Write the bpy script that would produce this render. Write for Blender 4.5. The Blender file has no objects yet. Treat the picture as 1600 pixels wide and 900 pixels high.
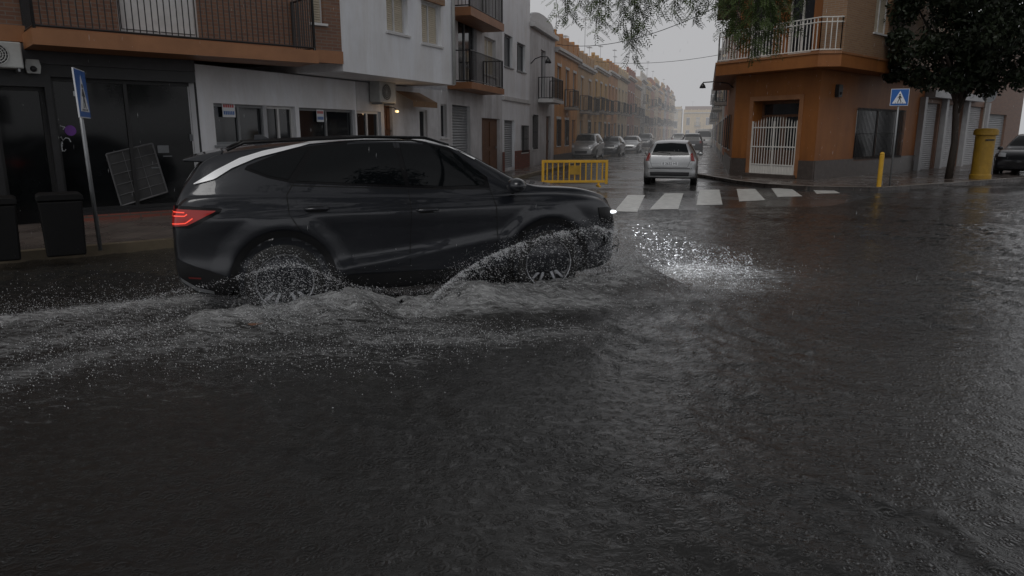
import bpy, math, random
import numpy as np
from mathutils import Vector, Matrix
from mathutils.bvhtree import BVHTree
random.seed(7); rng=np.random.default_rng(7)
C=bpy.context.scene.collection
F=1111.0; TH=math.atan(242/F); cT,sT=math.cos(TH),math.sin(TH)
CAM=Vector((0,0,1.65))
def ray(px,py):
    u=(px-800)/F; v=(450-py)/F
    return Vector((u,cT+v*sT,-sT+v*cT))
def G(px,py,z=0.0):
    d=ray(px,py); t=(z-CAM.z)/d.z
    return CAM+d*t
def frame(P,d,z=0.0):
    d=Vector((d[0],d[1])).normalized()
    return Matrix(((d.x,-d.y,0,P[0]),(d.y,d.x,0,P[1]),(0,0,1,z),(0,0,0,1)))
def pf(M,px,py,d=0.0):
    Mi=M.inverted(); o=Mi@CAM; dd=Mi.to_3x3()@ray(px,py)
    t=(d-o.y)/dd.y; p=o+dd*t
    return p.x,p.z
# ---------------------------------------------------------------- materials
def nd(nt,t,**k):
    n=nt.nodes.new(t)
    for a,b in k.items(): setattr(n,a,b)
    return n
MATS={}
def pm(name,col,rough=.6,metal=0,var=.15,scale=3,bump=.0,bscale=30,coat=0,streak=0,emit=None,es=0,alpha=None,trans=0,spec=.5):
    if name in MATS: return MATS[name]
    m=bpy.data.materials.new(name); m.use_nodes=True; nt=m.node_tree; L=nt.links
    b=nt.nodes['Principled BSDF']
    b.inputs['Roughness'].default_value=rough; b.inputs['Metallic'].default_value=metal
    b.inputs['Coat Weight'].default_value=coat; b.inputs['Coat Roughness'].default_value=.04
    b.inputs['Transmission Weight'].default_value=trans
    b.inputs['Specular IOR Level'].default_value=spec
    tc=nd(nt,'ShaderNodeTexCoord')
    n=nd(nt,'ShaderNodeTexNoise'); n.inputs['Scale'].default_value=scale; n.inputs['Detail'].default_value=6; n.inputs['Roughness'].default_value=.65
    L.new(tc.outputs['Object'],n.inputs['Vector'])
    r=nd(nt,'ShaderNodeValToRGB'); r.color_ramp.elements[0].position=.3; r.color_ramp.elements[1].position=.7
    r.color_ramp.elements[0].color=(*[c*(1-var) for c in col],1); r.color_ramp.elements[1].color=(*[min(1,c*(1+var*.6)) for c in col],1)
    L.new(n.outputs['Fac'],r.inputs['Fac']); out=r.outputs['Color']
    if streak:
        mp=nd(nt,'ShaderNodeMapping'); mp.inputs['Scale'].default_value=(1.5,1.5,.3); L.new(tc.outputs['Object'],mp.inputs['Vector'])
        n2=nd(nt,'ShaderNodeTexNoise'); n2.inputs['Scale'].default_value=1.1; n2.inputs['Detail'].default_value=7; n2.inputs['Roughness'].default_value=.7; n2.inputs['Distortion'].default_value=.5; L.new(mp.outputs[0],n2.inputs['Vector'])
        r2=nd(nt,'ShaderNodeValToRGB'); r2.color_ramp.elements[0].position=.3; r2.color_ramp.elements[1].position=.62
        v=1-streak; r2.color_ramp.elements[0].color=(v,v*.97,v*.93,1); r2.color_ramp.elements[1].color=(1,1,1,1)
        L.new(n2.outputs['Fac'],r2.inputs['Fac'])
        mx=nd(nt,'ShaderNodeMixRGB',blend_type='MULTIPLY'); mx.inputs[0].default_value=1
        L.new(out,mx.inputs[1]); L.new(r2.outputs['Color'],mx.inputs[2]); out=mx.outputs[0]
        sp=nd(nt,'ShaderNodeSeparateXYZ'); L.new(tc.outputs['Object'],sp.inputs[0])
        ad=nd(nt,'ShaderNodeMath',operation='MULTIPLY_ADD'); ad.inputs[1].default_value=1.2; L.new(n2.outputs['Fac'],ad.inputs[0]); L.new(sp.outputs[2],ad.inputs[2])
        mr=nd(nt,'ShaderNodeMapRange'); mr.inputs[1].default_value=.5; mr.inputs[2].default_value=1.9; mr.inputs[3].default_value=.62; mr.inputs[4].default_value=1; L.new(ad.outputs[0],mr.inputs[0])
        mx2=nd(nt,'ShaderNodeMixRGB',blend_type='MULTIPLY'); mx2.inputs[0].default_value=1; L.new(out,mx2.inputs[1]); L.new(mr.outputs[0],mx2.inputs[2]); out=mx2.outputs[0]
    L.new(out,b.inputs['Base Color'])
    if bump:
        n3=nd(nt,'ShaderNodeTexNoise'); n3.inputs['Scale'].default_value=bscale; n3.inputs['Detail'].default_value=4; L.new(tc.outputs['Object'],n3.inputs['Vector'])
        bp=nd(nt,'ShaderNodeBump'); bp.inputs['Strength'].default_value=bump; bp.inputs['Distance'].default_value=.02
        L.new(n3.outputs['Fac'],bp.inputs['Height']); L.new(bp.outputs[0],b.inputs['Normal'])
    if emit:
        b.inputs['Emission Color'].default_value=(*emit,1); b.inputs['Emission Strength'].default_value=es
    MATS[name]=m; return m
def brickmat(name,c1,c2,mort,sc=1.0):
    m=bpy.data.materials.new(name); m.use_nodes=True; nt=m.node_tree; L=nt.links; b=nt.nodes['Principled BSDF']
    tc=nd(nt,'ShaderNodeTexCoord'); sp=nd(nt,'ShaderNodeSeparateXYZ'); cb=nd(nt,'ShaderNodeCombineXYZ')
    ad=nd(nt,'ShaderNodeMath',operation='ADD')
    L.new(tc.outputs['Object'],sp.inputs[0]); L.new(sp.outputs[0],ad.inputs[0]); L.new(sp.outputs[1],ad.inputs[1]); L.new(ad.outputs[0],cb.inputs[0]); L.new(sp.outputs[2],cb.inputs[1])
    br=nd(nt,'ShaderNodeTexBrick'); br.inputs['Scale'].default_value=1; br.inputs['Brick Width'].default_value=.25*sc; br.inputs['Row Height'].default_value=.065*sc
    br.inputs['Mortar Size'].default_value=.008*sc; br.inputs['Color1'].default_value=(*c1,1); br.inputs['Color2'].default_value=(*c2,1); br.inputs['Mortar'].default_value=(*mort,1)
    L.new(cb.outputs[0],br.inputs['Vector']); L.new(br.outputs['Color'],b.inputs['Base Color']); b.inputs['Roughness'].default_value=.6
    MATS[name]=m; return m
# ---------------------------------------------------------------- mesh builder
class MB:
    def __init__(s): s.v=[]; s.f=[]; s.m=[]; s.mi=0
    def add(s,vs,fs):
        o=len(s.v); s.v+=[tuple(p) for p in vs]; s.f+=[tuple(i+o for i in f) for f in fs]; s.m+=[s.mi]*len(fs); return s
    def box(s,a,b):
        x0,x1=sorted((a[0],b[0])); y0,y1=sorted((a[1],b[1])); z0,z1=sorted((a[2],b[2]))
        return s.add([(x0,y0,z0),(x1,y0,z0),(x1,y1,z0),(x0,y1,z0),(x0,y0,z1),(x1,y0,z1),(x1,y1,z1),(x0,y1,z1)],
              [(0,3,2,1),(4,5,6,7),(0,1,5,4),(1,2,6,5),(2,3,7,6),(3,0,4,7)])
    def quad(s,a,b,c,d): return s.add([a,b,c,d],[(0,1,2,3)])
    def tube(s,pts,r,n=8,cap=True):
        pts=[Vector(p) for p in pts]; N=len(pts)
        rr=r if isinstance(r,(list,tuple)) else [r]*N
        vs=[]; up=None
        for i,p in enumerate(pts):
            t=(pts[min(i+1,N-1)]-pts[max(i-1,0)]).normalized()
            if up is None:
                up=Vector((0,0,1)) if abs(t.z)<.9 else Vector((1,0,0))
            a=t.cross(up)
            if a.length<1e-4: a=t.orthogonal()
            a.normalize(); b=t.cross(a).normalized(); up=(-b if b.dot(up)<0 else b)
            for k in range(n):
                an=2*math.pi*k/n; vs.append(p+(a*math.cos(an)+b*math.sin(an))*rr[i])
        fs=[(i*n+k,i*n+(k+1)%n,(i+1)*n+(k+1)%n,(i+1)*n+k) for i in range(N-1) for k in range(n)]
        if cap: fs+=[tuple(range(n))[::-1],tuple((N-1)*n+k for k in range(n))]
        return s.add(vs,fs)
    def lathe(s,prof,n=24,c=(0,0,0),ax='z'):
        vs=[]
        for (r,h) in prof:
            for k in range(n):
                a=2*math.pi*k/n; x,y=r*math.cos(a),r*math.sin(a)
                if ax=='z': p=(c[0]+x,c[1]+y,c[2]+h)
                elif ax=='y': p=(c[0]+x,c[1]+h,c[2]+y)
                else: p=(c[0]+h,c[1]+x,c[2]+y)
                vs.append(p)
        N=len(prof)
        fs=[(i*n+k,i*n+(k+1)%n,(i+1)*n+(k+1)%n,(i+1)*n+k) for i in range(N-1) for k in range(n)]
        return s.add(vs,fs)
    def prism(s,poly,z0,z1):
        n=len(poly)
        vs=[(p[0],p[1],z0) for p in poly]+[(p[0],p[1],z1) for p in poly]
        return s.add(vs,[tuple(range(n))[::-1],tuple(range(n,2*n))]+[(i,(i+1)%n,n+(i+1)%n,n+i) for i in range(n)])
    def prismy(s,poly,y0,y1):
        n=len(poly)
        vs=[(p[0],y0,p[1]) for p in poly]+[(p[0],y1,p[1]) for p in poly]
        return s.add(vs,[tuple(range(n)),tuple(range(n,2*n))[::-1]]+[(i,n+i,n+(i+1)%n,(i+1)%n) for i in range(n)])
    def sphere(s,c,r,n=12,m=8):
        rx,ry,rz=(r,r,r) if not isinstance(r,(tuple,list)) else r
        vs=[]; 
        for i in range(m+1):
            ph=math.pi*i/m
            for k in range(n):
                a=2*math.pi*k/n; vs.append((c[0]+rx*math.sin(ph)*math.cos(a),c[1]+ry*math.sin(ph)*math.sin(a),c[2]+rz*math.cos(ph)))
        return s.add(vs,[(i*n+k,(i+1)*n+k,(i+1)*n+(k+1)%n,i*n+(k+1)%n) for i in range(m) for k in range(n)])
WM={}
def obj(name,mb,mats,parent=None,M=None,smooth=False,label=None,bevel=0):
    if isinstance(mb,MB):
        me=bpy.data.meshes.new(name); me.from_pydata(mb.v,[],mb.f)
        if any(mb.m): me.polygons.foreach_set('material_index',mb.m)
    else: me=mb
    if not isinstance(mats,(list,tuple)): mats=[mats]
    for m in mats: me.materials.append(m)
    if smooth:
        me.polygons.foreach_set('use_smooth',[True]*len(me.polygons))
    me.update()
    o=bpy.data.objects.new(name,me); C.objects.link(o)
    if M is None: M=WM[parent.name].copy() if parent else Matrix.Identity(4)
    if parent:
        o.parent=parent; o.matrix_basis=WM[parent.name].inverted()@M
    else: o.matrix_basis=M
    WM[o.name]=M
    if label: o['label']=label
    if bevel:
        b=o.modifiers.new('b','BEVEL'); b.width=bevel; b.segments=2; b.limit_method='ANGLE'
    return o
def thing(name,label,cat,M,group=None):
    o=bpy.data.objects.new(name,None); C.objects.link(o); o.matrix_basis=M; WM[o.name]=M; o.empty_display_size=.2
    o['label']=label; o['category']=cat
    if group: o['group']=group
    return o
def tag(o,label=None,cat=None,group=None,kind=None):
    if label:o['label']=label
    if cat:o['category']=cat
    if group:o['group']=group
    if kind:o['kind']=kind
    return o
# materials
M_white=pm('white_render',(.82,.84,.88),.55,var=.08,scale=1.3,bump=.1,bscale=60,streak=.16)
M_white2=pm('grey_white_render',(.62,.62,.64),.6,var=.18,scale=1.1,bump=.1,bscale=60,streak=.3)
M_plainwhite=pm('plain_offwhite',(.56,.56,.56),.5,var=.15,scale=4)
M_gate=pm('dull_white_gate',(.34,.34,.35),.5,var=.15,scale=4)
M_dark=pm('dark_shopfront',(.018,.018,.02),.4,var=.3,scale=2)
M_orange=pm('orange_render',(.30,.108,.025),.6,var=.14,scale=1.2,bump=.1,bscale=50,streak=.25)
M_orange_tr=pm('orange_trim',(.31,.14,.062),.5,var=.2,scale=2)
M_brick=brickmat('brown_brick',(.14,.065,.04),(.19,.09,.05),(.16,.13,.11))
M_brick2=brickmat('tan_brick',(.24,.13,.07),(.29,.17,.09),(.26,.21,.16))
M_tile=brickmat('red_tile',(.22,.06,.04),(.16,.05,.035),(.08,.07,.06),1.4)
M_glass=pm('window_glass',(.012,.014,.017),.06,var=.3,scale=1,spec=.6)
M_shopglass=pm('shop_glass',(.008,.009,.010),.08,var=.4,scale=.8,spec=.3)
M_frame=pm('white_frame',(.6,.6,.6),.4,var=.1)
M_browndoor=pm('brown_wood',(.13,.06,.03),.45,var=.3,scale=6)
M_blind=pm('cream_blind',(.52,.46,.36),.5,var=.08)
M_greydoor=pm('grey_metal_door',(.22,.23,.24),.45,var=.12)
M_iron=pm('black_iron',(.015,.015,.016),.4,var=.2)
M_whiteiron=pm('white_iron',(.66,.64,.6),.4,var=.1)
M_plinth=pm('stone_plinth',(.08,.065,.058),.35,var=.35,scale=6,bump=.2)
M_yellow=pm('yellow_paint',(.60,.34,.025),.4,var=.15,scale=5)
M_yellowd=pm('weathered_yellow',(.36,.21,.02),.5,var=.25,scale=5)
M_galv=pm('galvanised_steel',(.28,.29,.30),.4,metal=.6,var=.15,scale=10)
M_blue=pm('sign_blue',(.02,.12,.42),.3,var=.05)
M_signwhite=pm('sign_white',(.75,.77,.8),.3,var=.03)
M_black=pm('black_plastic',(.016,.016,.018),.45,var=.2,scale=10,bump=.1)
M_bin=pm('bin_plastic',(.006,.006,.0065),.55,var=.2,scale=10,spec=.25)
M_rubber=pm('tyre_rubber',(.012,.012,.012),.6,var=.2,scale=20,bump=.2)
M_conc=pm('concrete',(.25,.23,.21),.5,var=.25,scale=3,bump=.2)
M_acw=pm('ac_white',(.45,.46,.45),.45,var=.2,scale=3)
M_bark=pm('bark',(.05,.038,.03),.7,var=.4,scale=12,bump=.6)
M_roof=pm('terracotta_roof',(.22,.1,.06),.6,var=.3,scale=8,bump=.3)
# ---------------------------------------------------------------- facades
def wallmb(L,H,ops,z0=0.,rec=.18,depth=7.,caps=True):
    mb=MB(); xs=sorted({0,L}|{round(v,4) for o in ops for v in o[:2]}); zs=sorted({z0,H}|{round(v,4) for o in ops for v in o[2:4]})
    R=[(round(o[0],4),round(o[1],4),round(o[2],4),round(o[3],4)) for o in ops]
    for i in range(len(xs)-1):
        for j in range(len(zs)-1):
            cx=(xs[i]+xs[i+1])/2; cz=(zs[j]+zs[j+1])/2
            if any(o[0]<cx<o[1] and o[2]<cz<o[3] for o in R): continue
            mb.quad((xs[i],0,zs[j]),(xs[i+1],0,zs[j]),(xs[i+1],0,zs[j+1]),(xs[i],0,zs[j+1]))
    for a,b,c,d in R:
        mb.quad((a,0,c),(a,0,d),(a,rec,d),(a,rec,c)); mb.quad((b,0,d),(b,0,c),(b,rec,c),(b,rec,d))
        mb.quad((a,0,c),(a,rec,c),(b,rec,c),(b,0,c)); mb.quad((a,0,d),(b,0,d),(b,rec,d),(a,rec,d))
        mb.quad((a,rec,c),(b,rec,c),(b,rec,d),(a,rec,d))
    D=depth
    if caps:
        mb.quad((0,0,z0),(0,0,H),(0,D,H),(0,D,z0)); mb.quad((L,0,z0),(L,D,z0),(L,D,H),(L,0,H))
        mb.quad((0,0,H),(L,0,H),(L,D,H),(0,D,H)); mb.quad((0,0,z0),(0,D,z0),(L,D,z0),(L,0,z0)); mb.quad((0,D,z0),(0,D,H),(L,D,H),(L,D,z0))
    return mb
def fill(root,M,o,kind,rec=.18,lab=None,fm=None,dm=None):
    a,b,c,d=o[:4]; w=b-a; h=d-c; fm=fm or M_frame
    if kind in('win','shop','blind','grille','french'):
        t=min(.06,w*.09); y0,y1=rec-.07,rec-.012; fr=MB()
        fr.box((a,y0,c),(a+t,y1,d)); fr.box((b-t,y0,c),(b,y1,d)); fr.box((a+t,y0,c),(b-t,y1,c+t)); fr.box((a+t,y0,d-t),(b-t,y1,d))
        n=1 if w<.7 else 2
        if kind=='shop': n=1 if w<1.5 else 2
        for k in range(1,n): x=a+w*k/n; fr.box((x-t*.5,y0,c+t),(x+t*.5,y1,d-t))
        if kind in('win','grille','blind') and c>.4: fr.box((a-.06,-.05,c-.05),(b+.06,rec-.075,c-.002))
        f=obj('window',fr,fm,root,M,label=lab)
        if kind=='blind':
            p=MB(); z=c+t
            while z<d-t-.001:
                z2=min(z+.05,d-t); p.add([(a+t,rec-.04,z),(b-t,rec-.04,z),(b-t,rec-.052,z+.025),(a+t,rec-.052,z+.025),(b-t,rec-.04,z2),(a+t,rec-.04,z2)],[(0,1,2,3),(3,2,4,5)]); z=z2
            obj('roller_shutter',p,M_blind,f,M)
        else:
            obj('pane',MB().box((a+t,rec-.03,c+t),(b-t,rec-.02,d-t)),M_shopglass if kind=='shop' else M_glass,f,M)
        if kind=='grille':
            g=MB(); k=max(3,int(w/.12))
            for i in range(k+1): x=a+w*i/k; g.box((x-.009,-.07,c),(x+.009,-.052,d))
            for z in (c+.05,(c+d)/2,d-.05): g.box((a,-.05,z-.012),(b,-.035,z+.012))
            obj('grille',g,M_iron,f,M)
        return f
    if kind=='door':
        m=MB(); m.box((a,rec-.06,c),(b,rec-.01,d)); pw=w*.34
        for xx in ((a+w*.1),(a+w*.56)):
            m.box((xx,rec-.085,c+.15),(xx+pw,rec-.062,c+h*.42)); m.box((xx,rec-.085,c+h*.5),(xx+pw,rec-.062,d-.12))
        f=obj('door',m,dm or M_browndoor,root,M,label=lab)
        obj('handle',MB().box((b-w*.13,rec-.13,c+h*.46),(b-w*.09,rec-.087,c+h*.5)),M_galv,f,M); return f
    if kind=='garage':
        m=MB(); z=c
        while z<d-.001:
            z2=min(z+.09,d); zm=(z+z2)/2; m.add([(a,rec-.05,z),(b,rec-.05,z),(b,rec-.075,zm),(a,rec-.075,zm),(b,rec-.05,z2),(a,rec-.05,z2)],[(0,1,2,3),(3,2,4,5)]); z=z2
        return obj('roller_door',m,dm or M_greydoor,root,M,label=lab)
def opx(M,x0,y0,x1,y1,d=0.):
    ym=(y0+y1)/2; xm=(x0+x1)/2
    s0=pf(M,x0,ym,d)[0]; s1=pf(M,x1,ym,d)[0]; return (s0,s1,max(.02,pf(M,xm,y1,d)[1]),pf(M,xm,y0,d)[1])
def balcony(root,M,s0,s1,z,dep,slabm,railm,h=1.0,slabh=.2,step=.11,out=0.,ends=True,ztop=None):
    sl=obj('balcony',MB().box((s0,-dep,z),(s1,out-.003,z+slabh)),slabm,root,M)
    r=MB(); t=.011; zt=z+slabh
    def run(p,q):
        L=math.hypot(q[0]-p[0],q[1]-p[1]); n=max(1,int(L/step))
        for i in range(n+1):
            x=p[0]+(q[0]-p[0])*i/n; y=p[1]+(q[1]-p[1])*i/n; r.box((x-t*.7,y-t*.7,zt+.07),(x+t*.7,y+t*.7,zt+h))
        for zz in (zt+.05,zt+h):
            r.tube([(p[0],p[1],zz),(q[0],q[1],zz)],.02,6)
        for e in (p,q): r.box((e[0]-.02,e[1]-.02,zt),(e[0]+.02,e[1]+.02,zt+h+.02))
    run((s0+.05,-dep+.06),(s1-.05,-dep+.06))
    if ends: run((s0+.05,-dep+.06),(s0+.05,-.03)); run((s1-.05,-dep+.06),(s1-.05,-.03))
    obj('railing',r,railm,sl,M); return sl
def facade(root,M,L,H,ops,mat,z0=0.,rec=.18,depth=7.,name='wall',caps=True):
    w=obj(name,wallmb(L,H,ops,z0,rec,depth,caps),mat,root,M)
    for o in ops:
        if len(o)>4 and o[4]: fill(root,M,o,o[4],rec,**(o[5] if len(o)>5 else {}))
    return w
# ---- left corner building
P1=Vector((-6.0,14.03)); D1=Vector((.755,.656)).normalized(); D2=Vector((.407,.914)).normalized(); P3=Vector((-2.05,22.98))
ang=math.atan((1103-800)/F*cT); D3=Vector((math.sin(ang),math.cos(ang)))
LA=10.; FA1=frame(P1-D1*LA,D1)
LB2=(P3-P1).length; FA2=frame(P1,(P3-P1))
rootA=thing('corner_building','brown brick corner building with long black railed balcony over a dark closed shop','building',FA1)
o=list(opx(FA1,92,125,313,327))
doorop=list(opx(FA1,2,135,84,352)); doorop[2]=.05
facade(rootA,FA1,LA-.01,3.1,[tuple(o)+('shop',dict(fm=M_iron,lab='large dark shop window')),tuple(doorop)+('shop',dict(fm=M_iron,lab='dark glazed shop door'))],M_dark,depth=6,rec=.25)
pl=MB().box((o[0],-.03,.0),(LA-.02,-.004,o[2]-.06)); obj('tiled_base',pl,M_tile,rootA,FA1)
obj('fascia_board',MB().box((doorop[0],-.05,2.78),(LA-.02,-.004,3.09)),pm('grey_fascia',(.06,.06,.065),.5,var=.3),rootA,FA1)
g=MB(); s,z=pf(FA1,86,208,.2)
random.seed(3)
for k in range(9):
    pts=[]; x=s+random.uniform(-.12,.12); zz=z+.35-random.uniform(0,.55)
    for i in range(7): pts.append((x,.213,zz)); x+=random.uniform(-.06,.06); zz+=random.uniform(-.09,.05)
    g.tube(pts,.008,4)
obj('graffiti',g,M_signwhite,rootA,FA1,label='white scribbled graffiti on shop door')
s,z=pf(FA1,110,204,.2)
obj('sticker',MB().lathe([(.0,-.004),(.09,-.004),(.09,0)],20,(s,.2,z),'y'),pm('purple',(.16,.04,.3),.4),rootA,FA1,label='round purple sticker')
for (px,py,w,h,) in ((303,215,.16,.13),(255,233,.2,.14),(243,262,.14,.02),(262,244,.16,.02)):
    s,z=pf(FA1,px,py,.2); obj('notice',MB().box((s-w/2,.196,z-h/2),(s+w/2,.2,z+h/2)),pm('dull_paper',(.16,.17,.18),.6),rootA,FA1)
M_refl=pm('reflection_grey',(.13,.13,.135),.6,var=.3); lt=MB()  # pale grid and backing modelled to stand in for a window reflection
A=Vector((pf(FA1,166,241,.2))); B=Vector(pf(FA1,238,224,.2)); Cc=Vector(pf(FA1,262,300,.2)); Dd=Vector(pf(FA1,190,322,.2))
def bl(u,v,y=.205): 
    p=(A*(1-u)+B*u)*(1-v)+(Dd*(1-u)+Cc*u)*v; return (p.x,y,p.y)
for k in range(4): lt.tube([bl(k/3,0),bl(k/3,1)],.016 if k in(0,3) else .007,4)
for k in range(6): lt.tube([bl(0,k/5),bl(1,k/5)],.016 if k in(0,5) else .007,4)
lo_=obj('reflection_grid',lt,M_refl,rootA,FA1,label='pale grid shaped as a reflection in the shop window')
obj('reflection_backing',MB().quad(bl(0,0,.216),bl(1,0,.216),bl(1,1,.216),bl(0,1,.216)),pm('reflection_back',(.042,.042,.043),.6,var=.6,scale=2),lo_,FA1)
ops2=[opx(FA2,336,163,418,226)+('win',dict(fm=M_greydoor)),opx(FA2,421,166,466,330)+('french',dict(lab='white framed glass door')),opx(FA2,469,170,556,232)+('win',dict(fm=M_greydoor))]
SB=pf(FA2,560,240)[0]
ops2=[(x[0],x[1],max(.05,x[2]),x[3])+x[4:] for x in ops2]
facade(rootA,FA2,SB,2.93,ops2,M_white,depth=5,rec=.16,name='side_wall')
M_red=pm('notice_red',(.55,.1,.1),.5); M_nb=pm('notice_blue',(.08,.2,.5),.5)
for (px,py) in ((357,172),(500,181)):
    s,z=pf(FA2,px,py,.08); w=.34 if px<400 else .26
    n=obj('notice',MB().box((s-w/2,.07,z-.14),(s+w/2,.078,z+.14)),M_signwhite,rootA,FA2,label='small white red and blue notice in window')
    q=MB()
    for k in range(5): q.box((s-w*.42+k*w*.17,.065,z+.05),(s-w*.42+k*w*.17+w*.12,.069,z+.11))
    obj('red_lettering',q,M_red,n,FA2)
    q=MB()
    for k in range(6): q.box((s-w*.42+k*w*.145,.065,z-.09),(s-w*.42+k*w*.145+w*.1,.069,z-.02))
    obj('blue_lettering',q,M_nb,n,FA2)
Q0=Vector((-3.66,16.06)); LU=(Q0-(P1-D1*LA)).dot(D1)
upo=[opx(FA1,183,-20,310,52)]
upo=[(upo[0][0],upo[0][1],3.4,5.6,'french',dict(lab='white balcony door'))]
s4=pf(FA1,487,20)[0]; s5=pf(FA1,506,20)[0]
upo.append((s4,s5,3.9,5.6,'blind'))
facade(rootA,FA1,LU-.005,9.5,upo,M_brick,z0=3.14,depth=6.1,name='upper_wall')
obj('floor_band',MB().box((0,-.06,3.105),(LU-.01,-.004,3.36)),M_orange_tr,rootA,FA1)
zb=pf(FA1,275,84,-1.0)[1]; s0=pf(FA1,52,70,-1.0)[0]; s1=pf(FA1,498,90,-1.0)[0]
balcony(rootA,FA1,s0,s1,zb,1.0,M_orange_tr,M_iron,slabh=.24,step=.1)
obj('curtain',MB().box((upo[0][0]+.07,.09,3.47),(upo[0][1]-.07,.1,5.53)),M_plainwhite,rootA,FA1)
# ---- white building with box storey
FB=frame(P1+(P3-P1).normalized()*(SB+.01),(P3-P1)); LB=LB2-SB-.02
rootB=thing('white_house','white rendered building with projecting upper storey and cream roller shutters','building',FB)
obs=[opx(FB,561,174,598,330)+('win',),opx(FB,601,165,614,240)+('door',),opx(FB,656,172,668,225)+('win',),opx(FB,689,163,699,215)+('win',)]
obs=[(x[0],x[1],max(.05,x[2]),x[3])+x[4:] for x in obs]
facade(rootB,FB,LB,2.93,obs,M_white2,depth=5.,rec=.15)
FBu=frame(Q0,D2); LBu=5.05
obu=[opx(FBu,604,-10,637,52)+('blind',),opx(FBu,659,5,689,70)+('blind',)]
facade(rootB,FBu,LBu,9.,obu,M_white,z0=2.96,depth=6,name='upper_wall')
for x in obu: obj('shutter_box',MB().box((x[0]-.08,-.09,x[3]+.01),(x[1]+.08,-.003,x[3]+.2)),M_brick2,rootB,FBu)
obj('drain_pipe',MB().tube([(LBu-.12,-.06,2.97),(LBu-.12,-.06,8.9)],.045,8),M_acw,rootB,FBu,smooth=True)
aw=MB(); a0=pf(FB,616,150,-.0)[0]; a1=pf(FB,655,150,0)[0]; zt=pf(FB,636,140)[1]; zbm=pf(FB,636,166,-.6)[1]
zt=min(zt,2.8)
for k in range(8):
    u=a0+(a1-a0)*k/8; u2=a0+(a1-a0)*(k+1)/8
    aw.add([(u,-.004,zt),(u2,-.004,zt),(u2,-.6,zbm+.15),(u,-.6,zbm+.15),(u2,-.6,zbm),(u,-.6,zbm)],[(0,1,2,3),(3,2,4,5)])
obj('awning',aw,pm('tan_canvas',(.22,.13,.07),.7,var=.2),rootB,FB)
sx,zz=pf(FB,620,174,-.35)
lr=thing('porch_lamp','small lit warm lamp under the tan awning','lamp',FB@Matrix.Translation((sx,-.35,zz)))
obj('lamp_glass',MB().sphere((0,0,0),(.05,.05,.035)),pm('lamp_glow',(1,.8,.5),.4,emit=(1,.68,.32),es=1.3),lr,smooth=True)
obj('bracket',MB().tube([(0,.0,.04),(0,.1,.1),(0,.34,.1)],.012,6),M_iron,lr)
ld=bpy.data.lights.new('lamp_light','POINT'); ld.energy=1.6; ld.color=(1,.65,.35); ld.shadow_soft_size=.06
lo=bpy.data.objects.new('lamp_light',ld); C.objects.link(lo); lo.parent=lr; lo.location=(0,-.12,-.02); WM[lo.name]=WM[lr.name]
def ac(M,s,z,lab,sc=1.0,dep=.32):
    r=thing('air_conditioner',lab,'air conditioner',M@Matrix.Translation((s,-.03,z)))
    w,h=.8*sc,.56*sc
    obj('casing',MB().box((0,-dep,0),(w,0,h)),M_acw,r,bevel=.02)
    g=MB()
    for rr in (.06,.11,.16,.21): g.lathe([(rr*sc,-dep-.012),(rr*sc+.006,-dep-.016),(rr*sc+.012,-dep-.012)],24,(w*.4,0,h*.5),'y')
    for k in range(8):
        a=math.pi*k/8; c,s_=math.cos(a)*.22*sc,math.sin(a)*.22*sc; g.tube([(w*.4-c,-dep-.01,h*.5-s_),(w*.4+c,-dep-.01,h*.5+s_)],.003,4)
    obj('fan_grille',g,M_acw,r); obj('fan_opening',MB().lathe([(0,-dep-.004),(.215*sc,-dep-.004),(.215*sc,-dep+.002)],24,(w*.4,0,h*.5),'y'),M_black,r)
    for x in (.1*w,.9*w-.03): obj('bracket',MB().box((x,-dep,-.05),(x+.03,0,-.003)),M_galv,r)
    return r
s,z=pf(FB,578,160,-.03); ac(FB,s,z,'white air conditioner on the wall beneath the projecting white storey',.95)
s,z=pf(FA1,-34,106,-.03); ac(FA1,s,z,'white air conditioner under the balcony at the far left edge',.72)
s,z=pf(FA1,51,104,-.1)
r=thing('alarm_siren','small white siren box on dark wall below the balcony','alarm',FA1@Matrix.Translation((s,-.055,z)))
obj('casing',MB().prismy([(-.09,-.11),(.09,-.11),(.11,.0),(.09,.11),(-.09,.11),(-.11,0)],-.1,0),M_acw,r); obj('lens',MB().sphere((0,-.1,-.04),.05),M_black,r,smooth=True)
# ---- left street row
M3=frame(P3,D3)
def S3(px): return pf(M3,px,290-.2025*(px-700))[0]
sC,sD,sE=S3(785),S3(827),S3(865)
rootC=thing('grey_house','grey white house with two black railed balconies and a garage door','building',M3)
opC=[opx(M3,707,165,735,252)+('garage',),opx(M3,753,185,781,262)+('door',dict(dm=M_browndoor)),opx(M3,716,28,745,130)+('french',dict(fm=M_greydoor)),opx(M3,757,60,775,118)+('blind',)]
opC=[(max(.15,x[0]),x[1],x[2],x[3])+x[4:] for x in opC]; opC[0]=opC[0][:2]+(.03,)+opC[0][3:]; opC[1]=opC[1][:2]+(.1,)+opC[1][3:]
facade(rootC,M3,sC-.01,10,opC,M_white2)
zc=pf(M3,762,143,-.8)[1]; c0=pf(M3,712,143,-.8)[0]; c1=pf(M3,788,143,-.8)[0]
balcony(rootC,M3,max(.1,c0),min(c1,sC),zc,.8,M_orange_tr,M_iron,slabh=.2,h=.95)
zc2=pf(M3,745,28,-.8)[1]; balcony(rootC,M3,max(.1,c0),min(c1,sC),zc2,.8,M_orange_tr,M_iron,slabh=.25,h=.95)
def sub(s): return M3@Matrix.Translation((s,0,0))
MD=sub(sC); LD=sD-sC
rootD=thing('white_terraced_house','white terraced house with two dark upper windows beside the grey balcony house','house',MD)
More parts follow.
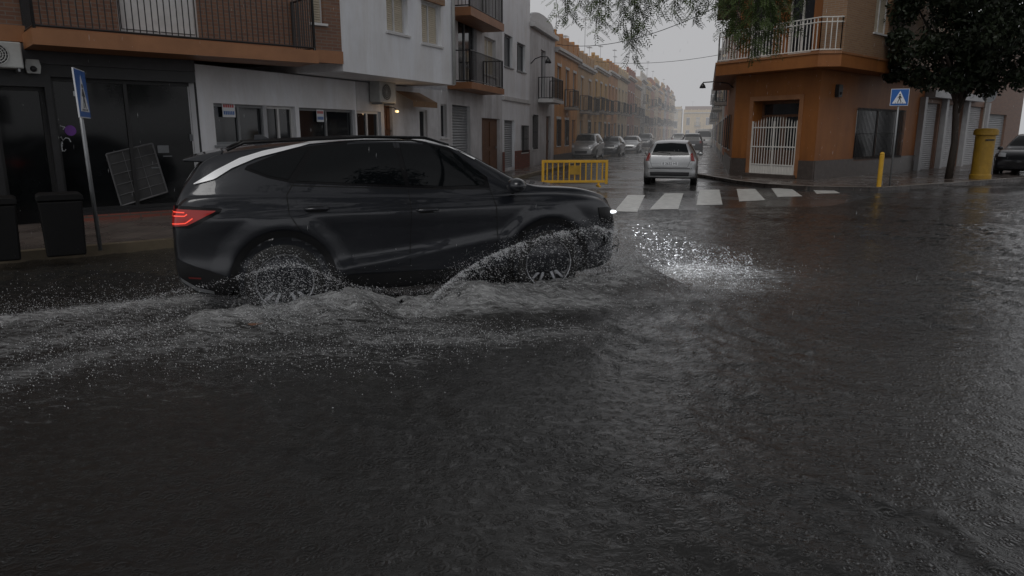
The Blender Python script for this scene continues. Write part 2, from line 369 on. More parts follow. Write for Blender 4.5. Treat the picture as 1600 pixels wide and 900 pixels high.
opD=[opx(MD,788,55,801,105)+('win',dict(fm=M_greydoor)),opx(MD,808,68,821,112)+('win',dict(fm=M_greydoor)),opx(MD,788,188,804,262)+('garage',),opx(MD,814,196,824,238)+('grille',)]
facade(rootD,MD,LD-.01,8.6,opD,M_white)
gx=opD[2]
for (a_,b_) in ((0,gx[0]-.02),(gx[1]+.02,LD-.02)):
    if b_-a_>.1: obj('skirting',MB().box((a_,-.03,.0),(b_,-.004,.9)),M_tile,rootD,MD)
obj('string_course',MB().box((0,-.08,2.95),(LD-.02,-.004,3.1)),M_plainwhite,rootD,MD)
ME=sub(sD); LE=sE-sD
rootE=thing('pale_terraced_house','pale grey house with rounded iron balcony and curved parapet','house',ME)
opE=[(.5*LE-.55,.5*LE+.55,3.35,5.6,'french'),(.6,1.5,.9,2.5,'grille'),(LE-2.,LE-.9,.05,2.5,'door')]
facade(rootE,ME,LE-.01,6.7,opE,M_white2)
balcony(rootE,ME,.3*LE,.78*LE,3.1,.75,M_plainwhite,M_iron,slabh=.16)
obj('cornice',MB().box((0,-.22,6.35),(LE-.02,-.004,6.55)),M_plainwhite,rootE,ME)
pp=[(0,6.7),(LE-.02,6.7)]+[(LE*.5+LE*.48*math.cos(a),6.72+.5*math.sin(a)) for a in np.linspace(0,math.pi,9)]
obj('parapet',MB().prismy(pp[::1],.0,.15),M_plainwhite,rootE,ME)
def antenna(root,M,x,y,z,h=2.):
    a=MB().tube([(x,y,z),(x,y,z+h)],.018,5)
    a.tube([(x-.5,y,z+h*.95),(x+.5,y,z+h*.95)],.01,4)
    for k in range(6): xx=x-.45+k*.18; a.tube([(xx,y-.22,z+h*.95),(xx,y+.22,z+h*.95)],.007,4)
    obj('antenna',a,M_galv,root,M)
hc=[('ochre',(.56,.26,.08)),('tan',(.52,.33,.17)),('ochre yellow',(.6,.35,.11)),('cream',(.7,.55,.34)),('brick red',(.38,.13,.07)),('pale yellow',(.7,.5,.22)),('grey',(.45,.44,.43)),('terracotta',(.5,.19,.09)),('white',(.74,.71,.66))]
ordn='first second third fourth fifth sixth seventh eighth ninth tenth eleventh twelfth thirteenth fourteenth fifteenth sixteenth seventeenth eighteenth nineteenth twentieth'.split()
def row_house(M,L,H,cname,col,label,rs,flip=False,detail=True):
    R=random.Random(rs); root=thing('terraced_house',label,'house',M,None)
    m=pm('render_'+cname.replace(' ','_'),col,.6,var=.18,scale=1.2,bump=.1,bscale=50,streak=.25)
    floors=2 if H<7.8 else 3; fh=(H-.5)/floors; n=2 if L<6.6 else 3; ops=[]; bays=[L*(i+.5)/n for i in range(n)]
    dbay=R.randrange(n)
    for i,x in enumerate(bays):
        if i==dbay: ops.append((x-.55,x+.55,.06,2.45,'door',dict(dm=R.choice([M_browndoor,M_greydoor,M_browndoor]))))
        elif R.random()<.25: ops.append((x-.95,x+.95,.05,2.5,'garage'))
        else: ops.append((x-.5,x+.5,.95,2.4,'grille'))
    bal=[]
    for fl in range(1,floors):
        z=fl*fh+.12; st=R.choice(['all','mid','all'])
        for i,x in enumerate(bays):
            ops.append((x-.48,x+.48,z+.12,z+2.15,R.choice(['french','blind','french'])))
            if st=='all' or i==n//2: bal.append((x-.8,x+.8,z-.08))
        if st=='all' and R.random()<.4:
            bal=[b for b in bal if abs(b[2]-(z-.08))>.1]; bal.append((bays[0]-.8,bays[-1]+.8,z-.08))
    facade(root,M,L-.01,H,ops,m,depth=8)
    for b in bal: balcony(root,M,b[0],b[1],b[2],.6,M_conc,M_iron,slabh=.14,h=.95,step=.14)
    tm=R.choice([M_plainwhite,M_plainwhite,M_conc])
    obj('cornice',MB().box((-.0,-.28,H-.42),(L-.02,-.004,H-.27)).box((0,-.16,H-.52),(L-.02,-.004,H-.42)),tm,root,M)
    gaps=sorted([(o[0],o[1]) for o in ops if o[2]<.5]); x=0
    for (a_,b_) in gaps+[(L-.02,L)]:
        if a_-x>.05: obj('plinth',MB().box((x,-.04,.0),(a_,-.004,.5)),M_plinth,root,M)
        x=b_
    for o in ops:
        if o[2]>.5: obj('window_surround',MB().box((o[0]-.12,-.03,o[3]+.002),(o[1]+.12,-.004,o[3]+.14)),tm,root,M)
    pr=MB().box((0,0,H+.003),(L-.02,.15,H+.45))
    k=0
    while k*L/4<=L: x=min(k*L/4,L-.27); pr.box((x,-.03,H+.002),(x+.25,.2,H+.6)); k+=1
    obj('parapet',pr,m,root,M)
    if R.random()<.7: obj('roof',MB().prism([(0.3,2.),(L-.3,2.),(L-.3,7.5),(.3,7.5)],H+.01,H+R.uniform(.6,1.5)),M_roof,root,M)
    if R.random()<.85: antenna(root,M,R.uniform(1,L-1),R.uniform(1,3),H,R.uniform(1.8,3.4))
    return root
s=sE; Hs=[6.35,6.2,6.6,6.9,7.0,7.6,7.2,8.4,8.0,8.6,9.4,8.8,9.8,9.2,10.4,9.6,10.5,10]
cs=[0,1,2,0,3,4,1,8,5,7,3,0,2,6,4,5,1,3]
for i,H in enumerate(Hs):
    L=[7.2,6.3,7.6,6.2,8,6.8][i%6]+i*.15; nm,col=hc[cs[i]]
    row_house(sub(s),L,H,nm,col,f'{nm} terraced house, {ordn[i]} on the left side past the curved parapet',i+20)
    s+=L
# ---- right side
R0=Vector((8.2,27.0)); R1=Vector((10.0,23.9)); R2=Vector((17.1,30.5)); 
FR1=frame(R0,(R1-R0)); LR1=(R1-R0).length; DR2=(R2-R1).normalized(); FR2=frame(R1,DR2); LR2=(R2-R1).length
FR0=frame(R0+D3*9,-D3)
I4=Matrix.Identity(4); GH=3.68; BH=4.14
rootR=thing('orange_corner_building','orange corner building with white railed balcony and brick upper bay','building',FR1)
od=list(opx(FR1,1174,157,1245,279)); od[2]=.16
facade(rootR,FR1,LR1,GH,[tuple(od)+(None,)],M_orange,rec=.55,caps=False)
dr=MB(); a,b,c,d=od; t=.09
dr.box((a,.46,c),(a+t,.53,d)); dr.box((b-t,.46,c),(b,.53,d)); dr.box((a+t,.46,d-.1),(b-t,.53,d)); dr.box((a+t,.46,d-.55),(b-t,.53,d-.47)); mid=(a+b)/2
for (x0,x1) in ((a+t,mid-.01),(mid+.01,b-t)):
    dr.box((x0,.48,c),(x1,.52,c+.9)); dr.box((x0,.47,c+.9),(x0+.1,.53,d-.55)); dr.box((x1-.1,.47,c+.9),(x1,.53,d-.55))
do=obj('door',dr,M_browndoor,rootR,FR1); obj('pane',MB().box((a+t,.5,c+.9),(b-t,.51,d-.1)),M_glass,do,FR1)
gt=MB(); zt=pf(FR1,1208,190,.02)[1]
for k in range(17):
    x=a+.03+(b-a-.06)*k/16; arch=zt-.12+.22*math.cos((x-mid)/(b-a)*math.pi)
    gt.box((x-.011,.0,c+.02),(x+.011,.022,arch))
    gt.add([(x-.02,.01,arch),(x+.02,.01,arch),(x,.01,arch+.1)],[(0,1,2)])
for z in (c+.03,c+.38,c+1.0,zt-.22): gt.box((a,-.01,z),(b,.03,z+.04))
for x in (a,mid-.03,b-.05): gt.box((x,-.015,c),(x+.05,.035,zt+.02))
obj('iron_gate',gt,M_whiteiron,rootR,FR1,label='white iron double gate before door')
obj('gate_kick_plate',MB().box((a+.05,.012,c+.02),(b-.05,.018,c+.38)),M_whiteiron,rootR,FR1)
obj('door_surround',MB().box((a-.16,-.03,c),(a-.003,-.004,d+.16)).box((b+.003,-.03,c),(b+.16,-.004,d+.16)).box((a-.003,-.03,d+.003),(b+.003,-.004,d+.16)),M_orange_tr,rootR,FR1)
ow=opx(FR2,1336,170,1409,247)
facade(rootR,FR2,LR2-.005,GH,[ow+('grille',dict(fm=M_browndoor))],M_orange,name='side_wall',caps=False)
facade(rootR,FR0,9,GH,[(2,3,1,2.4,'grille'),(5,6,1,2.4,'grille')],M_orange,name='street_wall',caps=False)
core=[R0+D3*9,R0,R1,R2-DR2*.01,R2+Vector((-3,4))]
for (FM,segs) in ((FR1,[(.03,a-.17),(b+.17,LR1+.02)]),(FR2,[(0,LR2-.01)]),(FR0,[(0,8.98)])):
    for (x0,x1) in segs: obj('plinth',MB().box((x0,-.05,0),(x1,-.004,.75)),M_plinth,rootR,FM)
obj('step',MB().box((a-.1,-.3,0),(b+.1,-.055,.25)),M_plinth,rootR,FR1)
n1=Vector((R1-R0)).normalized(); n1=Vector((n1.y,-n1.x)); n2=Vector((DR2.y,-DR2.x)); n0=Vector((-D3.y,D3.x))
OH=.75
def isect(p,d,q,e):
    M_=Matrix(((d.x,-e.x),(d.y,-e.y))); r=M_.inverted()@(q-p); return p+d*r.x
e1=(R1-R0).normalized()
U0=isect(R0+n0*OH,D3,R0+n1*OH,e1); U1=isect(R0+n1*OH,e1,R1+n2*OH,DR2)
Uf=R0+n0*OH+D3*9; Ur=R2+n2*OH
U1a=U1-e1*.55; U1b=U1+DR2*.55
foot=[Uf,U0,U1a,U1b,Ur,R2+Vector((-3,4))]
obj('balcony_slab',MB().prism(foot,GH+.003,BH-.07),M_orange,rootR,I4)
obj('slab_edge',MB().prism([Vector((p.x,p.y))+(Vector((p.x,p.y))-Vector((12,30))).normalized()*.04 for p in foot],BH-.07,BH),M_orange_tr,rootR,I4)
sb=pf(frame(U1,DR2),1320,50)[0]
def railrun(mb,pts,z0,h,step,t=.012,r=.022):
    for p,q in zip(pts[:-1],pts[1:]):
        p=Vector(p);q=Vector(q); L=(q-p).length; n=max(1,int(L/step))
        for i in range(n+1):
            x=p+(q-p)*i/n; mb.box((x.x-t,x.y-t,z0+.05),(x.x+t,x.y+t,z0+h))
        for zz in (z0+.06,z0+h,z0+h*.86): mb.tube([(p.x,p.y,zz),(q.x,q.y,zz)],r,6)
k1=OH-.08
I0=isect(R0+n0*k1,D3,R0+n1*k1,e1); I1=isect(R0+n1*k1,e1,R1+n2*k1,DR2)
rl=MB(); railrun(rl,[I0+D3*2.5,I0,I1-e1*.5,I1+DR2*.5,I1+DR2*max(.6,sb)],BH,1.02,.13)
obj('balcony_railing',rl,M_whiteiron,rootR,I4,label='white iron balcony railing')
facade(rootR,FR1,LR1,6.9,[(.45,1.5,BH+.08,6.4,'french',dict(fm=M_whiteiron)),(2.1,3.1,BH+.08,6.4,'french',dict(fm=M_whiteiron))],M_orange,z0=BH,name='upper_wall',caps=False)
facade(rootR,FR0,9,6.9,[(2,3,BH+.1,6.4,'french')],M_orange,z0=BH,name='upper_street_wall',caps=False)
facade(rootR,FR2,LR2,6.9,[],M_orange,z0=BH,name='upper_side_wall',caps=False)
FRb=frame(U1+DR2*(max(.6,sb)+.06)-n2*.02,DR2); Lb=LR2-sb+.3
facade(rootR,FRb,Lb,6.9,[(2.2,3.4,4.9,6.2,'blind')],M_brick2,z0=BH+.005,depth=.76,name='brick_bay')
obj('upper_balcony_slab',MB().prism(foot,6.903,7.2),M_orange,rootR,I4)
obj('top_storey',MB().prism(core,7.201,9.5),M_orange,rootR,I4)
sx,zz=pf(FR2,1310,142,-.05)
r=thing('alarm_box','small dark box on the orange corner wall above the grilled window','alarm',FR2@Matrix.Translation((sx,-.004,zz)))
obj('casing',MB().prismy([(-.14,-.2),(.14,-.2),(.16,.0),(.14,.2),(-.14,.2),(-.16,0)],-.13,0),M_black,r); obj('lens',MB().sphere((0,-.13,-.08),.05),M_glass,r)
FG=frame(R2+DR2*.01,DR2); LG=16
rootG=thing('garage_building','brown building with white columns and white gates behind the yellow post box','building',FG)
gop=[]
for (x0,x1) in [(1436,1462),(1470,1498),(1502,1530)]:
    s0=pf(FG,x0,220)[0]; s1=pf(FG,x1,220)[0]; gop.append((s0,s1,.05,2.9,'garage',dict(dm=M_gate)))
facade(rootG,FG,LG,6.8,gop+[(9.5,13,.05,2.6,'garage')],M_brick,depth=6)
for px in (1432,1466,1500,1532):
    s0=pf(FG,px,220)[0]; obj('column',MB().box((s0-.14,-.22,0),(s0+.14,-.004,3.1)),M_gate,rootG,FG)
obj('canopy_band',MB().box((.05,-.4,3.1),(7,-.004,3.4)),M_gate,rootG,FG)
s=9.02; ra=[6.6,7.2,6.8,8.2,7.6,8.8,9.2,8.6,9.4,10,9.2,10]
for i,H in enumerate(ra):
    L=[7,6.4,8,7.4][i%4]; nm,col=hc[[7,6,3,1,4,8,2,5,6,0,1,3][i]]
    row_house(frame(R0+D3*(s+L),-D3),L,H,nm,col,f'{nm} terraced house, {ordn[i]} on the right side past the orange corner building',i+80)
    s+=L
PE=P3+D3*190; 
for i,(off,w,H,nm,col) in enumerate([(-8,9,8.5,'cream',(.5,.42,.3)),(1.5,8,7.6,'pale yellow',(.5,.4,.24)),(10,10,9,'tan',(.42,.29,.17)),(-24,15,14,'grey',(.36,.35,.34)),(21,14,9,'white',(.55,.55,.53))]):
    nrm=Vector((D3.y,-D3.x)); row_house(frame(PE+nrm*off,nrm),w,H,nm,col,f'{nm} block closing the far end of the street, {["left of centre","at the centre","right of centre","far left, tallest","far right"][i]}',i+130)
# ---------------------------------------------------------------- ground
def sst(x): x=np.clip(x,0,1); return x*x*(3-2*x)
e0=np.array(G(960,336)[:2]); e1_=np.array(G(1600,302)[:2]); ed=(e1_-e0)/np.linalg.norm(e1_-e0); en=np.array([ed[1],-ed[0]])
def road_z(X,Y):
    d=(X-e0[0])*en[0]+(Y-e0[1])*en[1]
    d=d+.35*np.sin(X*.9+Y*.3)+.25*np.sin(X*2.3-Y*1.1)
    return -.11*sst((d+1.2)/5.0)
def gridobj(name,xs,ys,zf,mat,kind='structure'):
    X,Y=np.meshgrid(xs,ys); Z=zf(X,Y); V=np.stack([X,Y,Z],-1).reshape(-1,3)
    idx=np.arange(V.shape[0]).reshape(X.shape); Fq=np.stack([idx[:-1,:-1],idx[:-1,1:],idx[1:,1:],idx[1:,:-1]],-1).reshape(-1,4)
    me=bpy.data.meshes.new(name); me.from_pydata(V.tolist(),[],Fq.tolist())
    o=obj(name,me,mat,smooth=True); o['kind']=kind; return o,V
def wetroad():
    m=bpy.data.materials.new('wet_asphalt'); m.use_nodes=True; nt=m.node_tree; L=nt.links; b=nt.nodes['Principled BSDF']
    tc=nd(nt,'ShaderNodeTexCoord'); n=nd(nt,'ShaderNodeTexNoise'); n.inputs['Scale'].default_value=.5; n.inputs['Detail'].default_value=6; L.new(tc.outputs['Object'],n.inputs['Vector'])
    r=nd(nt,'ShaderNodeValToRGB'); r.color_ramp.elements[0].position=.42; r.color_ramp.elements[1].position=.58; r.color_ramp.elements[0].color=(.08,)*3+(1,); r.color_ramp.elements[1].color=(.32,)*3+(1,)
    L.new(n.outputs['Fac'],r.inputs['Fac']); L.new(r.outputs['Color'],b.inputs['Roughness'])
    n2=nd(nt,'ShaderNodeTexNoise'); n2.inputs['Scale'].default_value=3; n2.inputs['Detail'].default_value=8; L.new(tc.outputs['Object'],n2.inputs['Vector'])
    r2=nd(nt,'ShaderNodeValToRGB'); r2.color_ramp.elements[0].color=(.03,.029,.029,1); r2.color_ramp.elements[1].color=(.08,.078,.076,1); L.new(n2.outputs['Fac'],r2.inputs['Fac']); L.new(r2.outputs['Color'],b.inputs['Base Color'])
    n3=nd(nt,'ShaderNodeTexNoise'); n3.inputs['Scale'].default_value=14; n3.inputs['Detail'].default_value=5; L.new(tc.outputs['Object'],n3.inputs['Vector'])
    bp=nd(nt,'ShaderNodeBump'); bp.inputs['Strength'].default_value=.35; bp.inputs['Distance'].default_value=.015; L.new(n3.outputs['Fac'],bp.inputs['Height']); L.new(bp.outputs[0],b.inputs['Normal'])
    return m
M_road=wetroad()
xs=np.concatenate([[-1200,-400,-150,-80],np.arange(-45,45.1,.5),[80,150,400,1200]]); ys=np.concatenate([[-1200,-400,-100,-50],np.arange(-25,40.1,.5),[60,100,200,400,1200]])
gridobj('road',xs,ys,road_z,M_road)
nR=Vector((D3.y,-D3.x))
KL=[Vector(p) for p in [(-16.,2.2),(-6.65,9.1),(-5.04,10.35),(-2.6,12.4),(-.9,14.8),(.2,17.2),(.62,20.2)]]+[P3+nR*1.5+D3*3.,P3+nR*1.4+D3*9,P3+nR*1.4+D3*188]
polyL=KL+[P3-nR*1+D3*188,P3-nR*1,P1+Vector((-1,1)),Vector((-24,0))]
def pavemat():
    m=bpy.data.materials.new('paving_tiles'); m.use_nodes=True; nt=m.node_tree; L=nt.links; b=nt.nodes['Principled BSDF']
    tc=nd(nt,'ShaderNodeTexCoord'); br=nd(nt,'ShaderNodeTexBrick'); br.inputs['Scale'].default_value=1; br.inputs['Brick Width'].default_value=.4; br.inputs['Row Height'].default_value=.4; br.offset=0; br.inputs['Mortar Size'].default_value=.008
    br.inputs['Color1'].default_value=(.10,.082,.074,1); br.inputs['Color2'].default_value=(.13,.105,.092,1); br.inputs['Mortar'].default_value=(.05,.045,.04,1)
    L.new(tc.outputs['Object'],br.inputs['Vector']); L.new(br.outputs['Color'],b.inputs['Base Color'])
    n=nd(nt,'ShaderNodeTexNoise'); n.inputs['Scale'].default_value=1.3; L.new(tc.outputs['Object'],n.inputs['Vector'])
    r=nd(nt,'ShaderNodeMapRange'); r.inputs[1].default_value=.35; r.inputs[2].default_value=.65; r.inputs[3].default_value=.1; r.inputs[4].default_value=.45; L.new(n.outputs['Fac'],r.inputs[0]); L.new(r.outputs[0],b.inputs['Roughness'])
    return m
M_pave=pavemat()
tag(obj('pavement',MB().prism(polyL,-.15,.12),M_pave),kind='structure')
KR=[R0+n0*1.3+D3*188,R0+n0*1.3+D3*1.]+[Vector(G(px,py)[:2]) for px,py in ((1158,288),(1200,293),(1260,297),(1372,299),(1470,292),(1600,282),(1800,273))]+[Vector((48,44))]
polyR=KR+[Vector((40,52)),R2-n2*.5+DR2*3,R1-n2*.6,R0-n1*.6,R0-n0*.6+D3*188]
tag(obj('pavement',MB().prism(polyR,-.15,.12),M_pave),kind='structure')
def kerb(pts,side,name,mat,w=.16,z=.126):
    mb=MB(); P=[Vector(p) for p in pts]
    for i in range(len(P)-1):
        d=(P[i+1]-P[i]).normalized(); n=Vector((-d.y,d.x))*side
        a,b=P[i],P[i+1]; o=-n*.012
        mb.add([(a.x+o.x,a.y+o.y,-.15),(b.x+o.x,b.y+o.y,-.15),(b.x+o.x,b.y+o.y,z),(a.x+o.x,a.y+o.y,z),(a.x+n.x*w,a.y+n.y*w,z),(b.x+n.x*w,b.y+n.y*w,z)],[(0,1,2,3),(3,2,5,4)])
    tag(obj(name,mb,mat),kind='structure')
kerb(KL,1,'kerb',pm('ochre_kerb',(.15,.12,.08),.5,var=.35,scale=3,bump=.2)); kerb(KR,-1,'kerb',M_conc)
M_paint=pm('worn_road_paint',(.64,.64,.61),.35,var=.35,scale=5,bump=.1)
cw=MB(); 
for q in [((960,330),(996,330),(1008,305),(981,305)),((1015,327),(1060,326),(1068,302),(1039,302)),((1088,321),(1129,320),(1124,296.5),(1093,296.5)),((1155,315),(1196,313),(1180,295.5),(1151,295.5)),((1215,308),(1254,307),(1235,294),(1205,294.5)),((1276,303),(1313,302),(1292,293),(1267,293.5))]:
    a,b,c,d=[G(*p) for p in q]
    n=12
    for i in range(n):
        u,u2=i/n,(i+1)/n; pa=a.lerp(d,u); pb=b.lerp(c,u); pc_=b.lerp(c,u2); pd=a.lerp(d,u2)
        cw.add([(p.x,p.y,float(road_z(np.array(p.x),np.array(p.y)))+.006) for p in (pa,pb,pc_,pd)],[(0,1,2,3)])
tag(obj('road_marking',cw,M_paint),kind='structure')
# ---------------------------------------------------------------- car builder
def pch(xk,yk):
    xk=np.array(xk,float); yk=np.array(yk,float); h=np.diff(xk); dl=np.diff(yk)/h; n=len(xk); m=np.zeros(n)
    for i in range(1,n-1):
        if dl[i-1]*dl[i]>0:
            w1=2*h[i]+h[i-1]; w2=h[i]+2*h[i-1]; m[i]=(w1+w2)/(w1/dl[i-1]+w2/dl[i])
    m[0]=dl[0]; m[-1]=dl[-1]
    def f(x):
        i=int(np.clip(np.searchsorted(xk,x)-1,0,n-2)); t=(x-xk[i])/h[i]
        return (2*t**3-3*t*t+1)*yk[i]+(t**3-2*t*t+t)*h[i]*m[i]+(-2*t**3+3*t*t)*yk[i+1]+(t**3-t*t)*h[i]*m[i+1]
    return f
def section(T,B,w,wr,b,K=3):
    h=B-b; g=max(0.,min(1.,(T-B)/.45))
    P=[(0,b),(w*.6,b),(w*.88,b+.01),(w*.96,b+.06),(w*.985,b+.25*h),(w*.975,b+.42*h),(w*1.0,b+.68*h),(w*.995,b+.84*h),(w*.965,b+.96*h),(w*.94*(g)+w*.9*(1-g),B+.0)]
    P0=P[-1]; eT=T-.055*g-.012*(1-g)
    wtop=wr
    for u in (.25,.5,.75,1.):
        bul=.02*math.sin(u*math.pi)*g
        P.append((P0[0]+(wtop-P0[0])*u+bul,P0[1]+(eT-P0[1])*u))
    P+= [(wtop*.94,T-.022*g-.004),(wtop*.75,T-.006*g-.001),(wtop*.4,T+.003*g),(0,T+.008*g)]
    out=[]; n=len(P)
    for i in range(n-1):
        p0=P[max(i-1,0)]; p1=P[i]; p2=P[i+1]; p3=P[min(i+2,n-1)]
        for k in range(K):
            t=k/K
            q=[.5*((2*p1[j])+(-p0[j]+p2[j])*t+(2*p0[j]-5*p1[j]+4*p2[j]-p3[j])*t*t+(-p0[j]+3*p1[j]-3*p2[j]+p3[j])*t**3) for j in (0,1)]
            out.append((max(0,q[0]),q[1]))
    out.append(P[-1]); return out
def body_mb(tab,n=110,K=3,disp=None):
    X=[r[0] for r in tab]; fs=[pch(X,[r[k] for r in tab]) for k in range(1,6)]
    c=[ (X[0]+X[-1])/2-(X[-1]-X[0])/2*math.cos(math.pi*i/(n-1)) for i in range(n)]
    u=np.linspace(X[0],X[-1],n); xs=[.5*a+.5*b for a,b in zip(c,u)]
    vs=[];N=None
    for x in xs:
        s=section(*[f(x) for f in fs],K)
        if disp: s=[(y+(disp(x,z) if y>.6 else 0),z) for y,z in s]
        right=[(x,-y,z) for y,z in s]; left=[(x,y,z) for y,z in s[1:-1]][::-1]
        ring=right+left; N=len(ring); vs+=ring
    fc=[(i*N+k,(i+1)*N+k,(i+1)*N+(k+1)%N,i*N+(k+1)%N) for i in range(n-1) for k in range(N)]
    fc+=[tuple(range(N)),tuple((n-1)*N+k for k in range(N))[::-1]]
    mb=MB(); mb.add(vs,fc); return mb
def hitp(bvh,a,b,axis):
    if axis=='side': o,d=Vector((a,-4,b)),Vector((0,1,0))
    elif axis=='back': o,d=Vector((-6,a,b)),Vector((1,0,0))
    elif axis=='front': o,d=Vector((6,a,b)),Vector((-1,0,0))
    elif axis=='top': o,d=Vector((a,b,6)),Vector((0,0,-1))
    l,n,i,ds=bvh.ray_cast(o,d)
    return (l,n) if l is not None else (None,None)
def interp(P,u):
    k=u*(len(P)-1); i=min(int(k),len(P)-2); t=k-i; return (P[i][0]*(1-t)+P[i+1][0]*t,P[i][1]*(1-t)+P[i+1][1]*t)
def patch(bvh,A,B,axis='side',off=.004,n=16,m=5,mirror=False,mb=None):
    mb=mb or MB(); g=[]; last=None
    for j in range(m+1):
        for i in range(n+1):
            a=interp(A,i/n); b=interp(B,i/n); v=j/m; p=(a[0]*(1-v)+b[0]*v,a[1]*(1-v)+b[1]*v)
            l,nn=hitp(bvh,p[0],p[1],axis)
            if l is None: l=last if last is not None else (Vector((p[0],-.9,p[1])) if axis=='side' else Vector((0,p[0],p[1]))); q=l
            else: q=l+nn*off if nn.dot(Vector({'side':(0,-1,0),'back':(-1,0,0),'front':(1,0,0),'top':(0,0,1)}[axis]))>0 else l-nn*off
            last=q if l is not None else last
            g.append(q)
    if mirror: g=[Vector((q.x,-q.y,q.z)) for q in g]
    f=[(j*(n+1)+i,j*(n+1)+i+1,(j+1)*(n+1)+i+1,(j+1)*(n+1)+i) for j in range(m) for i in range(n)]
    if mirror: f=[x[::-1] for x in f]
    mb.add(g,f); return mb
def strip(bvh,P,w,off=.003,axis='side',mirror=False,n=24,mb=None):
    A=[];B=[]
    for i,p in enumerate(P):
        a=P[max(i-1,0)];b=P[min(i+1,len(P)-1)]; dx,dz=b[0]-a[0],b[1]-a[1]; L=math.hypot(dx,dz) or 1; nx,nz=-dz/L*w/2,dx/L*w/2
        A.append((p[0]-nx,p[1]-nz));B.append((p[0]+nx,p[1]+nz))
    return patch(bvh,A,B,axis,off,n,1,mirror,mb)
def wheel(parent,x,y,r,wd,side,rimm,spokes=5,lod=1):
    n=40 if lod else 20
    w=obj('wheel',MB().lathe([(r*.66,-wd/2+.01),(r*.93,-wd/2),(r*.985,-wd/2+.02),(r,-wd*.3),(r,wd*.3),(r*.985,wd/2-.02),(r*.93,wd/2),(r*.66,wd/2-.01)],n,(x,y,r),'y'),M_rubber,parent,smooth=True)
    s=side; rm=MB(); yo=y+s*(wd/2-.012)
    rm.lathe([(r*.70,s*(0)),(r*.715,s*.01),(r*.69,s*.006),(r*.66,s*-.05),(r*.63,s*-.15)],n,(x,yo,r),'y')
    for k in range(spokes):
        for dlt in ((-.2,.2) if lod else (0,)):
            a=2*math.pi*k/spokes+.3+dlt; ca,sa=math.cos(a),math.sin(a); a2=2*math.pi*k/spokes+.3; c2,s2=math.cos(a2+dlt*.9),math.sin(a2+dlt*.9)
            hw=.014*r/.36 if lod else .05
            p0=(x+c2*r*.1,r+s2*r*.1); p1=(x+ca*r*.69,r+sa*r*.69); nx,nz=-sa*hw,ca*hw
            pts=[(p0[0]-nx,yo-s*.04,p0[1]-nz),(p0[0]+nx,yo-s*.04,p0[1]+nz),(p1[0]+nx*.9,yo-s*.006,p1[1]+nz*.9),(p1[0]-nx*.9,yo-s*.006,p1[1]-nz*.9)]
            pts+=[(q[0],q[1]-s*.035,q[2]) for q in pts]
            rm.add(pts,[(0,1,2,3),(7,6,5,4),(0,4,5,1),(1,5,6,2),(2,6,7,3),(3,7,4,0)])
    rm.lathe([(0,s*-.022),(r*.1,s*-.022),(r*.13,s*-.035),(r*.14,s*-.08)],20,(x,yo,r),'y')
    obj('rim',rm,rimm,w)
    obj('brake_disc',MB().lathe([(0,s*-.1),(r*.5,s*-.1),(r*.62,s*-.14)],24,(x,yo,r),'y'),M_black,w)
def glow(name,col,em,es): return pm(name,col,.2,emit=em,es=es,coat=.5)
def build_body(root,tab,paint,wx,wr_,arch=.42,n=110,K=3,disp=None):
    mb=body_mb(tab,n,K,disp); bvh=BVHTree.FromPolygons([Vector(v) for v in mb.v],mb.f)
    o=obj('body',mb,paint,root,smooth=True)
    cm=MB()
    for x in wx:
        for s in (-1,1):
            cm.lathe([(0.0001,0),(arch,0),(arch,.6),(.0001,.6)],40,(x,.58 if s>0 else -1.18,wr_+.02),'y')
    cut=obj('cutter',cm,M_black)
    mod=o.modifiers.new('bool','BOOLEAN'); mod.operation='DIFFERENCE'; mod.object=cut; mod.solver='EXACT'
    WMr=WM[root.name]; cut.matrix_basis=WMr
    bpy.context.view_layer.update()
    dg=bpy.context.evaluated_depsgraph_get(); me=bpy.data.meshes.new_from_object(o.evaluated_get(dg))
    if len(me.polygons)>500:
        o.modifiers.clear(); o.data=me
    bpy.data.objects.remove(cut)
    try: o.data.set_sharp_from_angle(angle=math.radians(38))
    except Exception as e: pass
    return o,bvh
ca=math.radians(21.5); RZ=Matrix.Rotation(ca,4,'Z')
off=RZ@Vector((-1.34,-.92,0)); MC=Matrix.Translation((-2.1-off.x,6.45-off.y,-.065))@RZ
suv=thing('suv','dark grey wet SUV driving through the flooded road and throwing up spray','car',MC)
def carpaint(name,col,rough=.3,metal=.6,coat=.8):
    m=bpy.data.materials.new(name); m.use_nodes=True; nt=m.node_tree; L=nt.links; b=nt.nodes['Principled BSDF']
    b.inputs['Metallic'].default_value=metal; b.inputs['Roughness'].default_value=rough; b.inputs['Coat Weight'].default_value=coat; b.inputs['Coat Roughness'].default_value=.03
    tc=nd(nt,'ShaderNodeTexCoord'); n=nd(nt,'ShaderNodeTexNoise'); n.inputs['Scale'].default_value=2.5; n.inputs['Detail'].default_value=8; L.new(tc.outputs['Object'],n.inputs['Vector'])
    r=nd(nt,'ShaderNodeValToRGB'); r.color_ramp.elements[0].color=(*[c*.75 for c in col],1); r.color_ramp.elements[1].color=(*[c*1.15 for c in col],1); L.new(n.outputs['Fac'],r.inputs['Fac']); L.new(r.outputs[0],b.inputs['Base Color'])
    v=nd(nt,'ShaderNodeTexVoronoi'); v.inputs['Scale'].default_value=70; L.new(tc.outputs['Object'],v.inputs['Vector'])
    mr=nd(nt,'ShaderNodeMapRange'); mr.inputs[1].default_value=.1; mr.inputs[2].default_value=.3; mr.inputs[3].default_value=1; mr.inputs[4].default_value=0; L.new(v.outputs['Distance'],mr.inputs[0])
    bp=nd(nt,'ShaderNodeBump'); bp.inputs['Strength'].default_value=.12; bp.inputs['Distance'].default_value=.004; L.new(mr.outputs[0],bp.inputs['Height']); L.new(bp.outputs[0],b.inputs['Coat Normal'])
    return m
